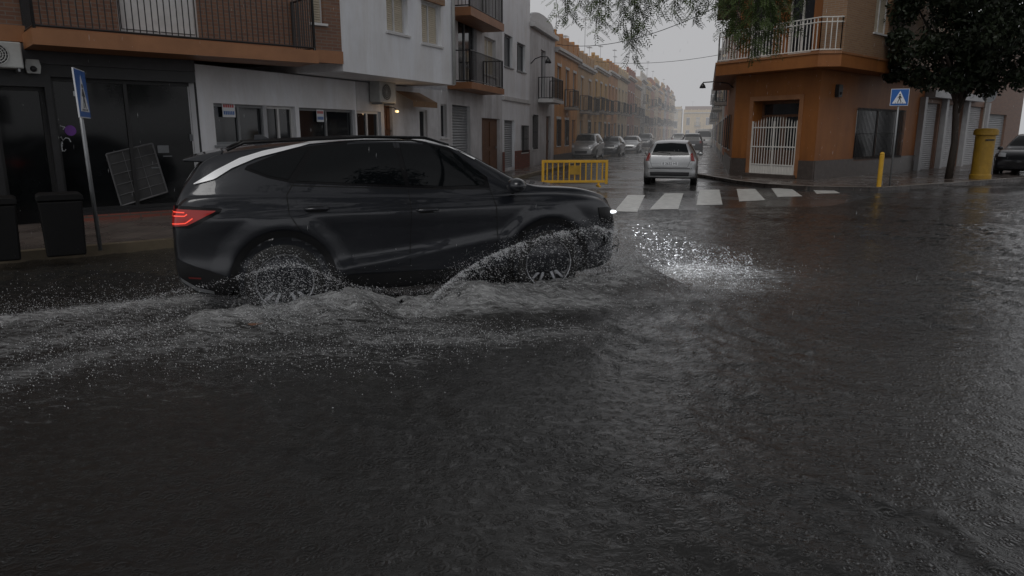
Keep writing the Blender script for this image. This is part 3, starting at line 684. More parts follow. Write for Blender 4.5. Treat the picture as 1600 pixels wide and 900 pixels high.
P_suv=carpaint('charcoal_paint',(.015,.017,.023),.3,.4,.9)
tab=[(-2.26,.86,.82,.70,.66,.46),(-2.24,1.0,.95,.79,.74,.40),(-2.18,1.17,1.10,.86,.74,.34),(-2.08,1.34,1.17,.89,.68,.29),(-1.96,1.48,1.18,.905,.645,.26),(-1.82,1.55,1.185,.915,.625,.24),(-1.2,1.63,1.175,.925,.63,.21),(-.5,1.665,1.15,.925,.64,.2),(.05,1.655,1.13,.925,.63,.2),(.38,1.60,1.12,.925,.62,.2),(.8,1.39,1.11,.925,.67,.2),(1.08,1.235,1.11,.925,.74,.2),(1.25,1.185,1.11,.92,.79,.21),(1.7,1.15,1.085,.905,.79,.22),(2.0,1.08,1.02,.87,.75,.24),(2.12,1.02,.95,.83,.71,.27),(2.19,.92,.84,.78,.66,.3),(2.24,.72,.64,.69,.55,.34)]
def crease(x,z):
    d=0
    def ridge(zl,up,dn,a,fx):
        t=z-zl; return a*fx*(max(0,1-t/up) if t>0 else max(0,1+t/dn))
    fx=max(0,min(1,(x+2.1)/.3))*max(0,min(1,(2.1-x)/.3))
    d+=ridge(.99+.01*x,.05,.16,.018,fx)
    if -.95<x<1.0: d+=ridge(.44+.13*(x+.95),.08,.16,.028,min(1,(x+.95)/.15,(1.0-x)/.15))
    for wx_ in (-1.34,1.34):
        r=math.hypot(x-wx_,z-.38); 
        if r>.4: d+=.030*max(0,1-abs(r-.5)/.14)*(1 if z>.3 else 0)
    return d
sb_,bv=build_body(suv,tab,P_suv,(-1.34,1.34),.36,.42,170,6,crease)
MCi=MC.inverted(); co=MCi@CAM
def pc(px,py,pl=-.88):
    d=(MCi.to_3x3()@ray(px,py)).normalized(); l,n,i,ds=bv.ray_cast(co,d)
    if l is None: t=(pl-co.y)/d.y; l=co+d*t
    return (l.x,l.z)
def PL(*a): return [pc(*p) for p in a]
M_cg=pm('tinted_glass',(.004,.005,.006),.03,var=.2,spec=.34); M_gloss=pm('gloss_black',(.006,.006,.007),.15,var=.1,spec=.28); M_clad=pm('matt_cladding',(.009,.009,.010),.55,var=.2,scale=8,spec=.3)
M_silver=pm('satin_silver',(.93,.94,.96),.3,metal=.15,var=.02); M_gap=pm('panel_gap',(.002,.002,.002),.8); M_sil2=pm('wheel_silver',(.5,.51,.53),.35,metal=.5,var=.05)
M_rimd=pm('machined_rim',(.34,.35,.37),.3,metal=.8,var=.1)
winL=[((462,283),(540,286),(632,289)),((640,289),(700,291),(757,289)),((390,264),(420,275),(450,281))]
winU=[((492,232),(555,225),(613,223.5)),((623,224),(672,227),(714,242),(752,271)),((391,261),(436,243),(482,232))]
for mir in (False,True):
    A=PL((382,265),(418,278),(455,286),(540,290),(640,293),(700,295),(765,293)); B=PL((386,259),(435,240),(484,228),(555,221),(640,220),(700,231),(761,277))
    obj('window_trim',patch(bv,A,B,'side',.003,30,6,mir),M_gloss,suv,smooth=True)
    for l,u,nm in zip(winL,winU,('rear_door_window','front_door_window','quarter_window')):
        obj(nm,patch(bv,PL(*l),PL(*u),'side',.007,20,6,mir),M_cg,suv,smooth=True)
    A=PL((304,289),(335,281),(362,264),(402,247),(484,226),(560,219.4),(640,219.),(700,229.2),(740,250.2)); B=PL((303,288),(337,267),(374,248),(413,236),(484,222.8),(560,217.),(640,216.6),(702,227.),(742,248.4))
    obj('silver_trim',patch(bv,A,B,'side',.012,44,2,mir),M_silver,suv,smooth=True)
    for ln in ([(486,229),(460,284),(448,305),(452,335),(475,368)],[(617,222),(637,290),(643,330),(641,414)],[(764,292),(776,325),(778,370),(768,410)],[(452,286),(455,290),(640,295),(765,295)]):
        obj('panel_gap',strip(bv,PL(*ln),.009,.0025,'side',mir),M_gap,suv)
    for (hx,hy) in ((495,326),(668,328)):
        a,z=pc(hx,hy); l,nn=hitp(bv,a,z,'side'); sg=1 if mir else -1
        yy=abs(l.y); h=MB().tube([(a-.11,sg*(yy-.005),z),(a-.09,sg*(yy+.03),z),(a+.08,sg*(yy+.035),z+.004),(a+.11,sg*(yy-.005),z)],[.012,.014,.014,.012],8)
        obj('door_handle',h,P_suv,suv,smooth=True)
        obj('handle_recess',patch(bv,[(a-.08,z-.03),(a+.06,z-.03)],[(a-.08,z+.02),(a+.06,z+.02)],'side',.002,8,3,mir),M_gap,suv)
    for wx_ in (-1.34,1.34):
        Ai=[(wx_+.415*math.cos(t),.38+.415*math.sin(t)) for t in np.linspace(-.32,math.pi+.32,19)]; Bo=[(wx_+.475*math.cos(t),.385+.475*math.sin(t)) for t in np.linspace(-.32,math.pi+.32,19)]
        obj('wheel_arch_trim',patch(bv,Ai,Bo,'side',.014,40,3,mir),M_clad,suv,smooth=True)
    obj('sill_trim',patch(bv,[(-.9,.235),(.9,.235)],[(-.9,.40),(.9,.37)],'side',.01,24,4,mir),M_clad,suv,smooth=True)
    obj('tail_light_housing',patch(bv,[(-2.235,.90),(-2.1,.90),(-1.85,1.03)],[(-2.225,1.09),(-2.1,1.09),(-1.83,1.06)],'side',.012,14,4,mir),M_gloss,suv,smooth=True)
    obj('tail_light',patch(bv,[(-2.232,.915),(-2.12,.925),(-1.90,1.03)],[(-2.222,1.065),(-2.1,1.06),(-1.88,1.045)],'side',.018,14,4,mir),glow('tail_glow',(.22,.008,.007),(1,.03,.015),.08),suv,smooth=True)
    tl=MB()
    for k in (0,2,3): strip(bv,[(-2.225,.935+k*.034),(-2.13,.945+k*.030),(-2.07-.02*k,.985+k*.018)],.009,.024,'side',mir,10,tl)
    obj('tail_light_strip',tl,glow('tail_glow_bright',(.5,.03,.02),(1,.08,.045),.95),suv)
    obj('head_light',patch(bv,[(1.96,.78),(2.08,.74),(2.17,.74)],[(1.93,.93),(2.06,.93),(2.14,.9)],'side',.008,12,4,mir),M_gloss,suv,smooth=True)
    sg=1 if mir else -1
    l,nn=hitp(bv,2.13,.87,'side'); hb=MB().sphere((2.14,sg*abs(l.y),.87),(.06,.03,.02),12,8)
    obj('headlight_lamp',hb,glow('head_glow',(.9,.9,.9),(.9,.95,1),1.6),suv,smooth=True)
    obj('roof_rail',MB().tube([(-1.75,sg*.60,1.56),(-1.6,sg*.605,1.63),(-.5,sg*.615,1.678),(.1,sg*.605,1.67),(.35,sg*.6,1.60)],[.012,.015,.015,.015,.012],8),M_gloss,suv,smooth=True)
    mx_,mz_=.93,1.2
    mr_=MB().sphere((mx_,sg*1.0,mz_),(.10,.12,.075),16,10); mr_.tube([(mx_+.02,sg*.86,mz_-.07),(mx_+.02,sg*.96,mz_-.03)],[.03,.03],8)
    obj('door_mirror',mr_,P_suv,suv,smooth=True)
    obj('bumper_reflector',patch(bv,[(-2.15,.45),(-2.05,.44)],[(-2.15,.465),(-2.05,.455)],'side',.012,4,1,mir),pm('dull_reflector',(.12,.015,.012),.3),suv)
    obj('rear_bumper_trim',patch(bv,[(-2.225,.47),(-2.1,.31),(-1.82,.27)],[(-2.235,.62),(-2.1,.56),(-1.8,.44)],'side',.008,14,4,mir),M_clad,suv,smooth=True)
    obj('skid_trim',patch(bv,[(-2.2,.42),(-2.08,.33),(-1.95,.30)],[(-2.215,.46),(-2.09,.37),(-1.95,.325)],'side',.014,8,1,mir),M_galv,suv,smooth=True)
obj('rear_window',patch(bv,[(-.62,1.16),(.62,1.16)],[(-.5,1.46),(.5,1.46)],'back',.006,16,6),M_cg,suv,smooth=True)
obj('windscreen',patch(bv,[(-.66,1.23),(.66,1.23)],[(-.54,1.58),(.54,1.58)],'front',.006,16,8),M_cg,suv,smooth=True)
obj('rear_light_bar',patch(bv,[(-.7,.99),(.7,.99)],[(-.7,1.03),(.7,1.03)],'back',.01,16,2),glow('tail_glow_dim',(.5,.02,.01),(1,.05,.02),.4),suv)
obj('grille',patch(bv,[(-.6,.5),(.6,.5)],[(-.62,.78),(.62,.78)],'front',.008,16,4),M_gloss,suv)
obj('spoiler',MB().prismy([(-1.78,1.565),(-2.02,1.515),(-2.13,1.485),(-2.12,1.465),(-1.95,1.455),(-1.8,1.5)],-.6,.6),P_suv,suv,bevel=.012)
obj('roof_antenna',MB().prismy([(-1.5,1.61),(-1.28,1.63),(-1.42,1.70),(-1.48,1.70)],-.015,.015),P_suv,suv)
for wx_ in (-1.34,1.34):
    for sg in (-1,1): wheel(suv,wx_,sg*.80,.365,.235,sg,M_rimd)
sl=bpy.data.lights.new('headlight_beam','SPOT'); sl.energy=300; sl.spot_size=math.radians(85); sl.spot_blend=1.; sl.color=(.95,.97,1); sl.shadow_soft_size=.06
so=bpy.data.objects.new('headlight_beam',sl); C.objects.link(so); so.parent=suv; so.location=(2.33,-.55,.78); so.rotation_euler=Vector((1,-.25,-.36)).to_track_quat('-Z','Y').to_euler(); WM[so.name]=MC
# ---------------------------------------------------------------- other cars
TABS={
'hatch':([(-2.1,.72,.70,.66,.60,.36),(-2.08,.88,.84,.75,.68,.3),(-2.03,1.0,.92,.81,.66,.27),(-1.9,1.19,.94,.84,.60,.24),(-1.7,1.36,.95,.855,.56,.22),(-1.4,1.42,.95,.86,.55,.2),(-.5,1.45,.93,.86,.55,.18),(.1,1.42,.92,.86,.55,.18),(.5,1.30,.91,.86,.58,.18),(.95,1.04,.89,.86,.67,.18),(1.15,.97,.88,.85,.7,.19),(1.6,.9,.82,.83,.66,.2),(1.95,.78,.7,.75,.58,.22),(2.05,.66,.6,.68,.5,.26),(2.1,.55,.5,.6,.45,.3)],1.3,.31,.37),
'suv':([(-2.2,.8,.78,.7,.66,.42),(-2.17,.98,.94,.8,.74,.36),(-2.08,1.2,1.05,.86,.68,.3),(-1.9,1.48,1.06,.89,.62,.26),(-1.6,1.6,1.06,.9,.61,.24),(-.5,1.64,1.04,.9,.61,.22),(.1,1.6,1.03,.9,.6,.22),(.5,1.44,1.02,.9,.63,.22),(.95,1.14,1.0,.9,.72,.22),(1.2,1.08,.98,.89,.76,.23),(1.7,1.02,.93,.87,.74,.25),(2.0,.92,.84,.82,.66,.28),(2.12,.8,.72,.74,.6,.32),(2.18,.65,.6,.66,.5,.36)],1.32,.35,.41),
'van':([(-2.4,1.0,.95,.86,.84,.4),(-2.37,1.9,1.1,.92,.82,.35),(-2.25,2.05,1.12,.95,.82,.32),(-1,2.1,1.12,.95,.83,.28),(1.1,2.08,1.1,.95,.82,.28),(1.5,1.85,1.08,.95,.8,.28),(1.9,1.35,1.05,.94,.8,.28),(2.1,1.15,1.0,.92,.78,.3),(2.35,.95,.86,.86,.72,.34),(2.42,.7,.65,.78,.65,.4)],1.45,.34,.4)}
def gcar(kind,pos,dirv,paint,name,label,group=None,lights=False,lod=0,z=0.):
    tab,wb,wr_,ar=TABS[kind]; M=frame(pos,dirv,z); r=thing(name,label,'car' if kind!='van' else 'van',M,group)
    o,bv=build_body(r,tab,paint,(-wb,wb),wr_,ar,n=60)
    X=[t[0] for t in tab]; Tt=pch(X,[t[1] for t in tab]); Bt=pch(X,[t[2] for t in tab])
    x0,x1=(-1.75,.82) if kind!='van' else (-2.2,1.75)
    cuts=[x0+.1,-.75,.0+.05,x1] if kind!='van' else [x0+.1,-.9,.5,x1]
    for mir in (False,True):
        for a,b in zip(cuts[:-1],cuts[1:]):
            xs_=np.linspace(a+.04,b-.04,6)
            A=[(x,Bt(x)+.02) for x in xs_]; Bq=[(x,max(Bt(x)+.03,Tt(x)-.11)) for x in xs_]
            obj('side_window',patch(bv,A,Bq,'side',.005,10,3,mir),M_cg,r,smooth=True)
        for x in cuts[1:]: obj('panel_gap',strip(bv,[(x,Bt(x)),(x,.35)],.012,.003,'side',mir,8),M_gap,r)
        s=-1 if not mir else 1
        w=tab[2][3]; zb_=Bt(tab[3][0])
        if kind=='hatch': tA,tB=[(s*.66,.80),(s*.77,.80)],[(s*.61,1.0),(s*.67,1.06)]
        else: tA,tB=[(s*.58,zb_-.22),(s*.76,zb_-.22)],[(s*.6,zb_-.02),(s*.76,zb_-.02)]
        obj('tail_light',patch(bv,tA,tB,'back',.012,6,4),pm('red_lens',(.20,.014,.011),.15,coat=.5),r,smooth=True)
        zf=Bt(tab[-4][0])
        obj('headlight',patch(bv,[(s*.42,zf-.16),(s*.68,zf-.14)],[(s*.44,zf-.02),(s*.68,zf+.0)],'front',.01,6,3),pm('lamp_lens',(.5,.52,.55),.1,coat=1),r,smooth=True)
        xm=.72 if kind!='van' else 1.5
        obj('door_mirror',MB().sphere((xm,s*(tab[7][3]+.06 if kind!='van' else 1.02),Bt(xm)+.06),(.07,.1,.07),10,6),paint,r,smooth=True)
    if kind=='van':
        obj('rear_window',patch(bv,[(-.7,1.2),(.7,1.2)],[(-.68,1.75),(.68,1.75)],'back',.006,8,4),M_cg,r,smooth=True)
        obj('windscreen',patch(bv,[(-.75,1.25),(.75,1.25)],[(-.68,1.85),(.68,1.85)],'front',.006,8,4),M_cg,r,smooth=True)
    else:
        T=max(t[1] for t in tab); 
        obj('rear_window',patch(bv,[(-.60,Bt(-1.9)+.04),(0,Bt(-1.9)+.025),(.60,Bt(-1.9)+.04)],[(-.46,T-.12),(0,T-.09),(.46,T-.12)],'back',.006,12,5),pm('dark_rear_glass',(.006,.008,.009),.1,spec=.2),r,smooth=True)
        obj('windscreen',patch(bv,[(-.64,Tt(.95)+.04),(.64,Tt(.95)+.04)],[(-.5,T-.1),(.5,T-.1)],'front',.006,12,5),M_cg,r,smooth=True)
    obj('grille',patch(bv,[(-.35,.42),(.35,.42)],[(-.4,.58),(.4,.58)],'front',.008,8,3),M_black,r)
    obj('bumper_trim',patch(bv,[(-.6,.33),(.6,.33)],[(-.62,.45),(.62,.45)],'back',.008,8,3),M_black,r)
    xb=hitp(bv,0,.72,'back')[0].x
    pl_=obj('number_plate',MB().box((xb-.02,-.26,.66),(xb-.008,.26,.77)),M_signwhite,r)
    if kind=='hatch' and lod:
        cu=bpy.data.curves.new('t','FONT'); cu.body='8 2632 HS'; cu.size=.11; cu.align_x='CENTER'; cu.align_y='CENTER'
        to=bpy.data.objects.new('t',cu); C.objects.link(to); bpy.context.view_layer.update(); me=bpy.data.meshes.new_from_object(to.evaluated_get(bpy.context.evaluated_depsgraph_get())); bpy.data.objects.remove(to)
        obj('plate_text',me,M_black,pl_,M@Matrix.Translation((xb-.024,0,.715))@Matrix(((0,0,-1,0),(-1,0,0,0),(0,1,0,0),(0,0,0,1))))
        obj('tailgate_gap',strip(bv,[(-.60,1.06),(-.63,.80),(-.55,.60),(.55,.60),(.63,.80),(.60,1.06)],.012,.004,'back',False,40),M_gap,r)
        obj('rear_wiper',strip(bv,[(0,1.04),(.38,1.08)],.02,.02,'back'),M_black,r)
        obj('badge',MB().lathe([(0,-.01),(.045,-.01),(.045,0)],14,(hitp(bv,0,.88,'back')[0].x,0,.88),'x'),M_sil2,r)
        obj('bumper_strip',patch(bv,[(-.68,.55),(.68,.55)],[(-.69,.575),(.69,.575)],'back',.006,12,1),M_black,r)
    for wx_ in (-wb,wb):
        for sg in (-1,1): wheel(r,wx_,sg*(tab[7][3]-.11),wr_,.2,sg,M_sil2,lod=0)
    return r
P_silver=carpaint('silver_paint',(.42,.43,.44),.35,.6); P_wht=carpaint('white_paint',(.55,.55,.54),.4,0); P_dk=carpaint('dark_paint',(.02,.022,.028),.35,.2); P_gry=carpaint('grey_paint',(.24,.245,.25),.35,.5)
d3=(D3.x,D3.y)
p=G(1045,290); gcar('hatch',(p.x+D3.x*2.1,p.y+D3.y*2.1),d3,P_silver,'hatchback','silver hatchback seen from behind, stopped at the zebra crossing',None,lights=True,lod=1,z=-.02)
nd3=(-D3.x,-D3.y)
def street(px,py): q=G(px,py); return (q.x,q.y)
gcar('suv',street(916,249),nd3,P_gry,'parked_car','grey SUV facing the camera, nearest of the cars parked at the left kerb')
gcar('hatch',street(955,243.5),nd3,P_dk,'parked_car','dark hatchback parked second behind the grey SUV on the left')
gcar('hatch',street(985,238.5),nd3,P_silver,'parked_car','silver hatchback parked third along the left kerb')
gcar('suv',street(1007,233),nd3,P_dk,'parked_car','dark SUV parked farthest along the left kerb')
gcar('suv',street(1081,239),d3,P_dk,'car','dark SUV ahead of the silver hatchback in the street')
gcar('van',street(1099,232),nd3,P_wht,'van','white van far down the street near the right kerb')
gcar('suv',street(1060,229),d3,P_gry,'car','grey car half hidden far beyond the silver hatchback')
p=G(1590,279); gcar('suv',(p.x+1.6,p.y+1.6),(-DR2.x,-DR2.y),P_dk,'parked_car','black SUV parked at the right edge behind the post box')
# ---------------------------------------------------------------- street furniture
def crossing_sign(pos,face,label,h=2.5,size=.62,lean=None):
    f=Vector(face).normalized(); M=Matrix.Translation((pos[0],pos[1],.12))@(lean or Matrix.Identity(4))@Matrix(((-f.y,-f.x,0,0),(f.x,-f.y,0,0),(0,0,1,0),(0,0,0,1)))
    r=thing('crossing_sign',label,'sign',M)
    obj('pole',MB().tube([(0,.03,0),(0,.03,h+size)],.026,10),M_galv,r,smooth=True)
    z=h+.0; s=size/2
    pn=obj('sign_panel',MB().box((-s,-.02,z),(s,-.002,z+size)),M_signwhite,r)
    obj('blue_face',MB().box((-s+.012,-.024,z+.012),(s-.012,-.0202,z+size-.012)),M_blue,pn)
    obj('triangle',MB().prismy([(-s*.78,z+size*.13),(s*.78,z+size*.13),(0,z+size*.88)],-.028,-.0242),M_signwhite,pn)
    fg=MB(); k=size
    def q(*pp): fg.prismy([(a*k,z+b*k) for a,b in pp],-.032,-.0282)
    q((-.03,.62),(.03,.62),(.045,.66),(.03,.7),(-.03,.7),(-.045,.66)); q((-.04,.4),(.05,.4),(.05,.6),(-.03,.6)); q((-.04,.4),(.0,.4),(-.07,.2),(-.11,.2)); q((.0,.4),(.05,.4),(.12,.2),(.08,.2)); q((.04,.58),(.13,.45),(.11,.43),(.03,.52)); q((-.03,.58),(-.12,.46),(-.1,.44),(-.03,.52))
    for i in range(4): q((-.24+i*.13,.15),(-.18+i*.13,.15),(-.17+i*.13,.185),(-.22+i*.13,.185))
    obj('pedestrian_symbol',fg,M_black,pn); obj('clamp',MB().box((-.05,-.0015,z+size*.45),(.05,.07,z+size*.55)),M_galv,r); return r
q=G(161,391,.12)
crossing_sign((q.x,q.y),Vector((.945,.325)) ,'blue pedestrian crossing sign turned side-on on a leaning grey pole before the dark shop',h=1.72,size=.6,lean=Matrix.Rotation(-.02,4,'Y'))
q=G(1390,291,.12); crossing_sign((q.x,q.y),Vector((-.35,-1)),'blue pedestrian crossing sign facing the camera beside the orange building',h=2.30,size=.47)
q=G(1524,278,.12)
r=thing('round_sign','round traffic sign seen from behind on a pale pole by the post box','sign',frame((q.x,q.y),(1,.2),.12))
obj('pole',MB().tube([(0,0,0),(0,0,3.1)],.03,10),M_whiteiron,r,smooth=True); obj('sign_disc',MB().lathe([(0,.04),(.3,.04),(.3,.05),(0,.05)],28,(.15,0,2.85),'y'),M_galv,r); obj('clamp',MB().box((-.04,-.04,2.8),(.2,.039,2.9)),M_galv,r)
q=G(1373,292,.12)
r=thing('bollard','slim yellow bollard on the kerb beside the right crossing sign','bollard',frame((q.x,q.y),(1,0),.12))
obj('post',MB().lathe([(.065,0),(.065,.9),(.05,.92)],18),M_yellow,r,smooth=False); obj('cap',MB().sphere((0,0,.94),(.065,.065,.06)),M_yellow,r,smooth=True)
q=G(1531,279,.12)
r=thing('post_box','yellow cylindrical post box on the right pavement','post box',frame((q.x,q.y),(1,-.1),.12))
obj('pillar',MB().lathe([(.33,0),(.33,.12),(.3,.16),(.3,1.45)],28),M_yellowd,r,smooth=False)
obj('cap',MB().lathe([(.3,1.451),(.37,1.47),(.37,1.62),(.3,1.68),(.0,1.7)],28),M_yellowd,r)
obj('slot',MB().box((-.14,-.312,1.28),(.14,-.29,1.33)),M_black,r)
def bin_(pos,w,d,h,label,ang=.6):
    r=thing('litter_bin',label,'bin',frame(pos,(math.cos(ang),math.sin(ang)),.12),'dark bins before the shop')
    obj('body',MB().add([(-w*.45,-d*.45,0),(w*.45,-d*.45,0),(w*.45,d*.45,0),(-w*.45,d*.45,0),(-w/2,-d/2,h*.85),(w/2,-d/2,h*.85),(w/2,d/2,h*.85),(-w/2,d/2,h*.85)],[(0,3,2,1),(4,5,6,7),(0,1,5,4),(1,2,6,5),(2,3,7,6),(3,0,4,7)]),M_bin,r,bevel=.02)
    obj('lid',MB().prismy([(-w*.53,h*.86),(w*.53,h*.86),(w*.52,h*.93),(w*.45,h*.96),(-w*.45,h*.96),(-w*.52,h*.93)],-d*.53,d*.53),M_bin,r,bevel=.01)
    return r
q=G(104,397,.12); bin_((q.x,q.y),.48,.42,.82,'dark box bin on the pavement beside the left crossing sign')
q=G(2,405,.12); bin_((q.x,q.y),.46,.5,.8,'dark box bin at the far left edge of the pavement')
q0=G(846,291,.12); q1=G(949,296,0.02)
dv=Vector((q1.x-q0.x,q1.y-q0.y)); Lb_=dv.length
r=thing('crowd_barrier','yellow plastic road barrier standing beyond the bonnet of the dark SUV','barrier',frame((q0.x,q0.y),dv,.1))
b=MB(); b.box((0,-.03,.12),(Lb_,.03,.19)).box((0,-.03,.70),(Lb_,.03,.78))
for x in (0,Lb_-.08): b.box((x,-.032,.08),(x+.08,.032,.73))
for k in range(1,12):
    x=Lb_*k/12; b.box((x-.02,-.02,.19),(x+.02,.02,.70))
obj('frame',b,M_yellow,r,bevel=.008); obj('panel',MB().box((Lb_*.42,-.036,.36),(Lb_*.58,.036,.62)),M_yellowd,r)
for x in (.25,Lb_-.3): obj('foot',MB().box((x,-.28,0),(x+.06,.28,.05)).box((x,-.02,.05),(x+.06,.02,.12)),M_yellow,r)
def wlamp(M,s,z,label,reach=1.2,k=.6):
    r=thing('street_lamp',label,'lamp',M@Matrix.Translation((s,-.004,z)))
    obj('arm',MB().tube([(0,0,0),(0,-.2,.35*k),(0,-reach*.6,.5*k),(0,-reach,.45*k)],.022,8),M_iron,r,smooth=True)
    obj('shade',MB().lathe([(.05*k,.0),(.08*k,-.05*k),(.2*k,-.22*k),(.26*k,-.42*k),(.2*k,-.42*k)],16,(0,-reach,.42*k)),M_iron,r,smooth=True)
    obj('bulb',MB().sphere((0,-reach,.08*k),.11*k),M_signwhite,r,smooth=True)
wlamp(M3,sD+.2,4.75,'black bracket lamp on the wall above the rounded balcony on the left',.8)
wlamp(FR0,6.0,3.45,'black bracket lamp on the street side of the orange corner building',1.2,.5)
a=M3@Vector((sE,-.1,6.2)); b=Vector((U0.x,U0.y,6.1)); pts=[a.lerp(b,t)+Vector((0,0,-1.1*4*t*(1-t)*.5)) for t in np.linspace(0,1,16)]
tag(obj('cable',MB().tube(pts,.014,5),M_black),'thin black cable sagging across the street between rooftops','cable')
a=M3@Vector((sE+14,-.1,6.6)); b=Vector((R0.x+D3.x*18,R0.y+D3.y*18,6.3)); pts=[a.lerp(b,t)+Vector((0,0,-.3*4*t*(1-t))) for t in np.linspace(0,1,12)]
tag(obj('cable',MB().tube(pts,.014,5),M_black),'second thin cable crossing the street farther away, below the first','cable')
# ---------------------------------------------------------------- trees
def leafmat(name,c): return pm(name,c,.5,var=.5,scale=1.5,spec=.3)
M_leafd=leafmat('dark_leaves',(.017,.025,.012)); M_leafg=leafmat('green_leaves',(.045,.068,.025)); M_leafh=leafmat('pale_green_leaves',(.08,.115,.035))
def leaves(cs,n,size,asp=.45):
    k=len(cs); idx=rng.integers(0,k,n); c=np.array([x[:3] for x in cs])[idx]; rad=np.array([x[3] for x in cs])[idx]
    d=rng.normal(size=(n,3)); d/=np.linalg.norm(d,axis=1)[:,None]; r=rad*rng.random(n)**.45; p=c+d*r[:,None]*np.array([1,1,.8])
    a=rng.normal(size=(n,3)); a/=np.linalg.norm(a,axis=1)[:,None]; b=np.cross(a,rng.normal(size=(n,3))); b/=np.linalg.norm(b,axis=1)[:,None]
    s=size*rng.uniform(.6,1.3,n)[:,None]; V=np.stack([p-a*s,p+b*s*asp,p+a*s,p-b*s*asp],1).reshape(-1,3)
    return V,np.arange(4*n).reshape(-1,4)
def leafobj(name,VF,mat,root):
    me=bpy.data.meshes.new(name); me.from_pydata(VF[0].tolist(),[],VF[1].tolist()); return obj(name,me,mat,root,I4)
q=G(1482,279,.12); tp=Vector((q.x,q.y,.12))
tr=thing('street_tree','dark leafy tree on the right pavement before the white columns','tree',Matrix.Translation(tp))
tb=MB(); tb.tube([tp,tp+Vector((.05,0,1.2)),tp+Vector((-.03,.05,2.4)),tp+Vector((.05,0,3.6)),tp+Vector((0,0,5))],[.13,.11,.1,.09,.05],10)
cl=[]; R=random.Random(5)
for k in range(9):
    a=k*2.4; e=tp+Vector((1.7*math.cos(a)*R.uniform(.5,1.1),1.7*math.sin(a)*R.uniform(.5,1.1),R.uniform(3.6,6.2))); tb.tube([tp+Vector((0,0,2.2+.15*k)),(tp+Vector((0,0,3.0))).lerp(e,.5),e],[.07,.05,.02],6)
for k in range(105):
    a=R.uniform(0,6.28); z=R.uniform(3.1,8.2); rr=R.uniform(0,3.7)*(1-.35*abs(z-5.4)/3); cl.append((tp.x+.65+rr*math.cos(a),tp.y+rr*math.sin(a),z+.12*rr*(z<4.2),R.uniform(.4,.9)))
obj('trunk',tb,M_bark,tr,I4,smooth=True); leafobj('crown',leaves(cl,48000,.095),M_leafd,tr)
tp=Vector((6.5,-4.,-.05)); pt=thing('drooping_tree','overhanging tree with feathery drooping green twigs at the top of the picture','tree',Matrix.Translation(tp))
tb=MB(); tb.tube([tp,tp+Vector((-.2,.2,1.5)),tp+Vector((-.5,.8,3)),tp+Vector((-1,2,4.4))],[.35,.28,.25,.2],12)
hub=tp+Vector((-1,2,4.4)); cl=[]
for k in range(10):
    a=k*.628+.2; e=Vector((hub.x+5*math.cos(a)*R.uniform(.6,1.2),hub.y+5*math.sin(a)*R.uniform(.6,1.1),5+R.uniform(0,.8))); tb.tube([hub,hub.lerp(e,.5)+Vector((0,0,.4)),e],[.13,.08,.03],7)
for k in range(60):
    cl.append((R.uniform(-1.,12),R.uniform(-9,3.),R.uniform(4.6,6.8),R.uniform(.6,1.1)))
for (ex,ey) in ((.9,7.2),(2.2,7.6),(3.2,7.6),(4.3,8.)):
    e=Vector((ex,ey,4.2)); tb.tube([hub,hub.lerp(e,.5)+Vector((0,0,.7)),e],[.1,.06,.02],6)
prof=[(880,34),(890,30),(900,40),(915,26),(925,58),(938,44),(950,40),(962,52),(975,66),(985,96),(992,108),(1000,66),(1010,56),(1020,32),(1035,20),(1050,34),(1062,22),(1075,14),(1090,36),(1100,18),(1118,36),(1128,52),(1135,58),(1142,70),(1150,78),(1158,66),(1165,60),(1172,84),(1180,96),(1186,74),(1192,66),(1200,80),(1210,82),(1218,60),(1225,46),(1240,56)]
lv=[];lf=[]; twig=MB()
for (px,py) in prof:
    for rep in range(3 if 1120<px<1230 else 2):
        X=px+R.uniform(-8,8); Y=7.2+R.uniform(-.6,.9); d=ray(X,py-R.uniform(0,30)*(rep>0)); t=Y/d.y; e=CAM+d*t
        top=Vector((e.x+R.uniform(-.35,.35),Y+R.uniform(-.4,.3),4.25)); ctrl=Vector(((top.x+e.x)/2+R.uniform(-.06,.06),(top.y+e.y)/2,(top.z+e.z)/2+.1))
        P=[top.lerp(ctrl,u).lerp(ctrl.lerp(e,u),u) for u in np.linspace(0,1,16)]
        twig.tube(P,[.0035]*10+[.002]*6,4)
        for i in range(3,15):
            for s_ in range(4):
                b=P[i].lerp(P[i+1],s_/4)
                L=.12*R.uniform(.7,1.2); a=R.uniform(0,6.28); dr_=Vector((math.cos(a),math.sin(a)*.7,-.8)).normalized(); 
                for k in range(5):
                    c=b+dr_*L*(k+1)/5; pr=Vector((-math.sin(a),math.cos(a),-.5)).normalized()
                    for sg in (-1,1):
                        tip=c+(pr*sg*.75+dr_*.65)*.040*R.uniform(.7,1.2); mdl=c.lerp(tip,.45); wv=dr_*.0075
                        o=len(lv); lv+=[tuple(c),tuple(mdl-wv),tuple(tip),tuple(mdl+wv)]; lf.append((o,o+1,o+2,o+3))
obj('trunk',tb,M_bark,pt,I4,smooth=True); leafobj('crown',leaves(cl,26000,.12,.35),M_leafg,pt)
obj('twig',twig,M_bark,pt,I4)
me=bpy.data.meshes.new('drooping_leaves'); me.from_pydata(lv,[],lf); obj('drooping_leaves',me,M_leafh,pt,I4)
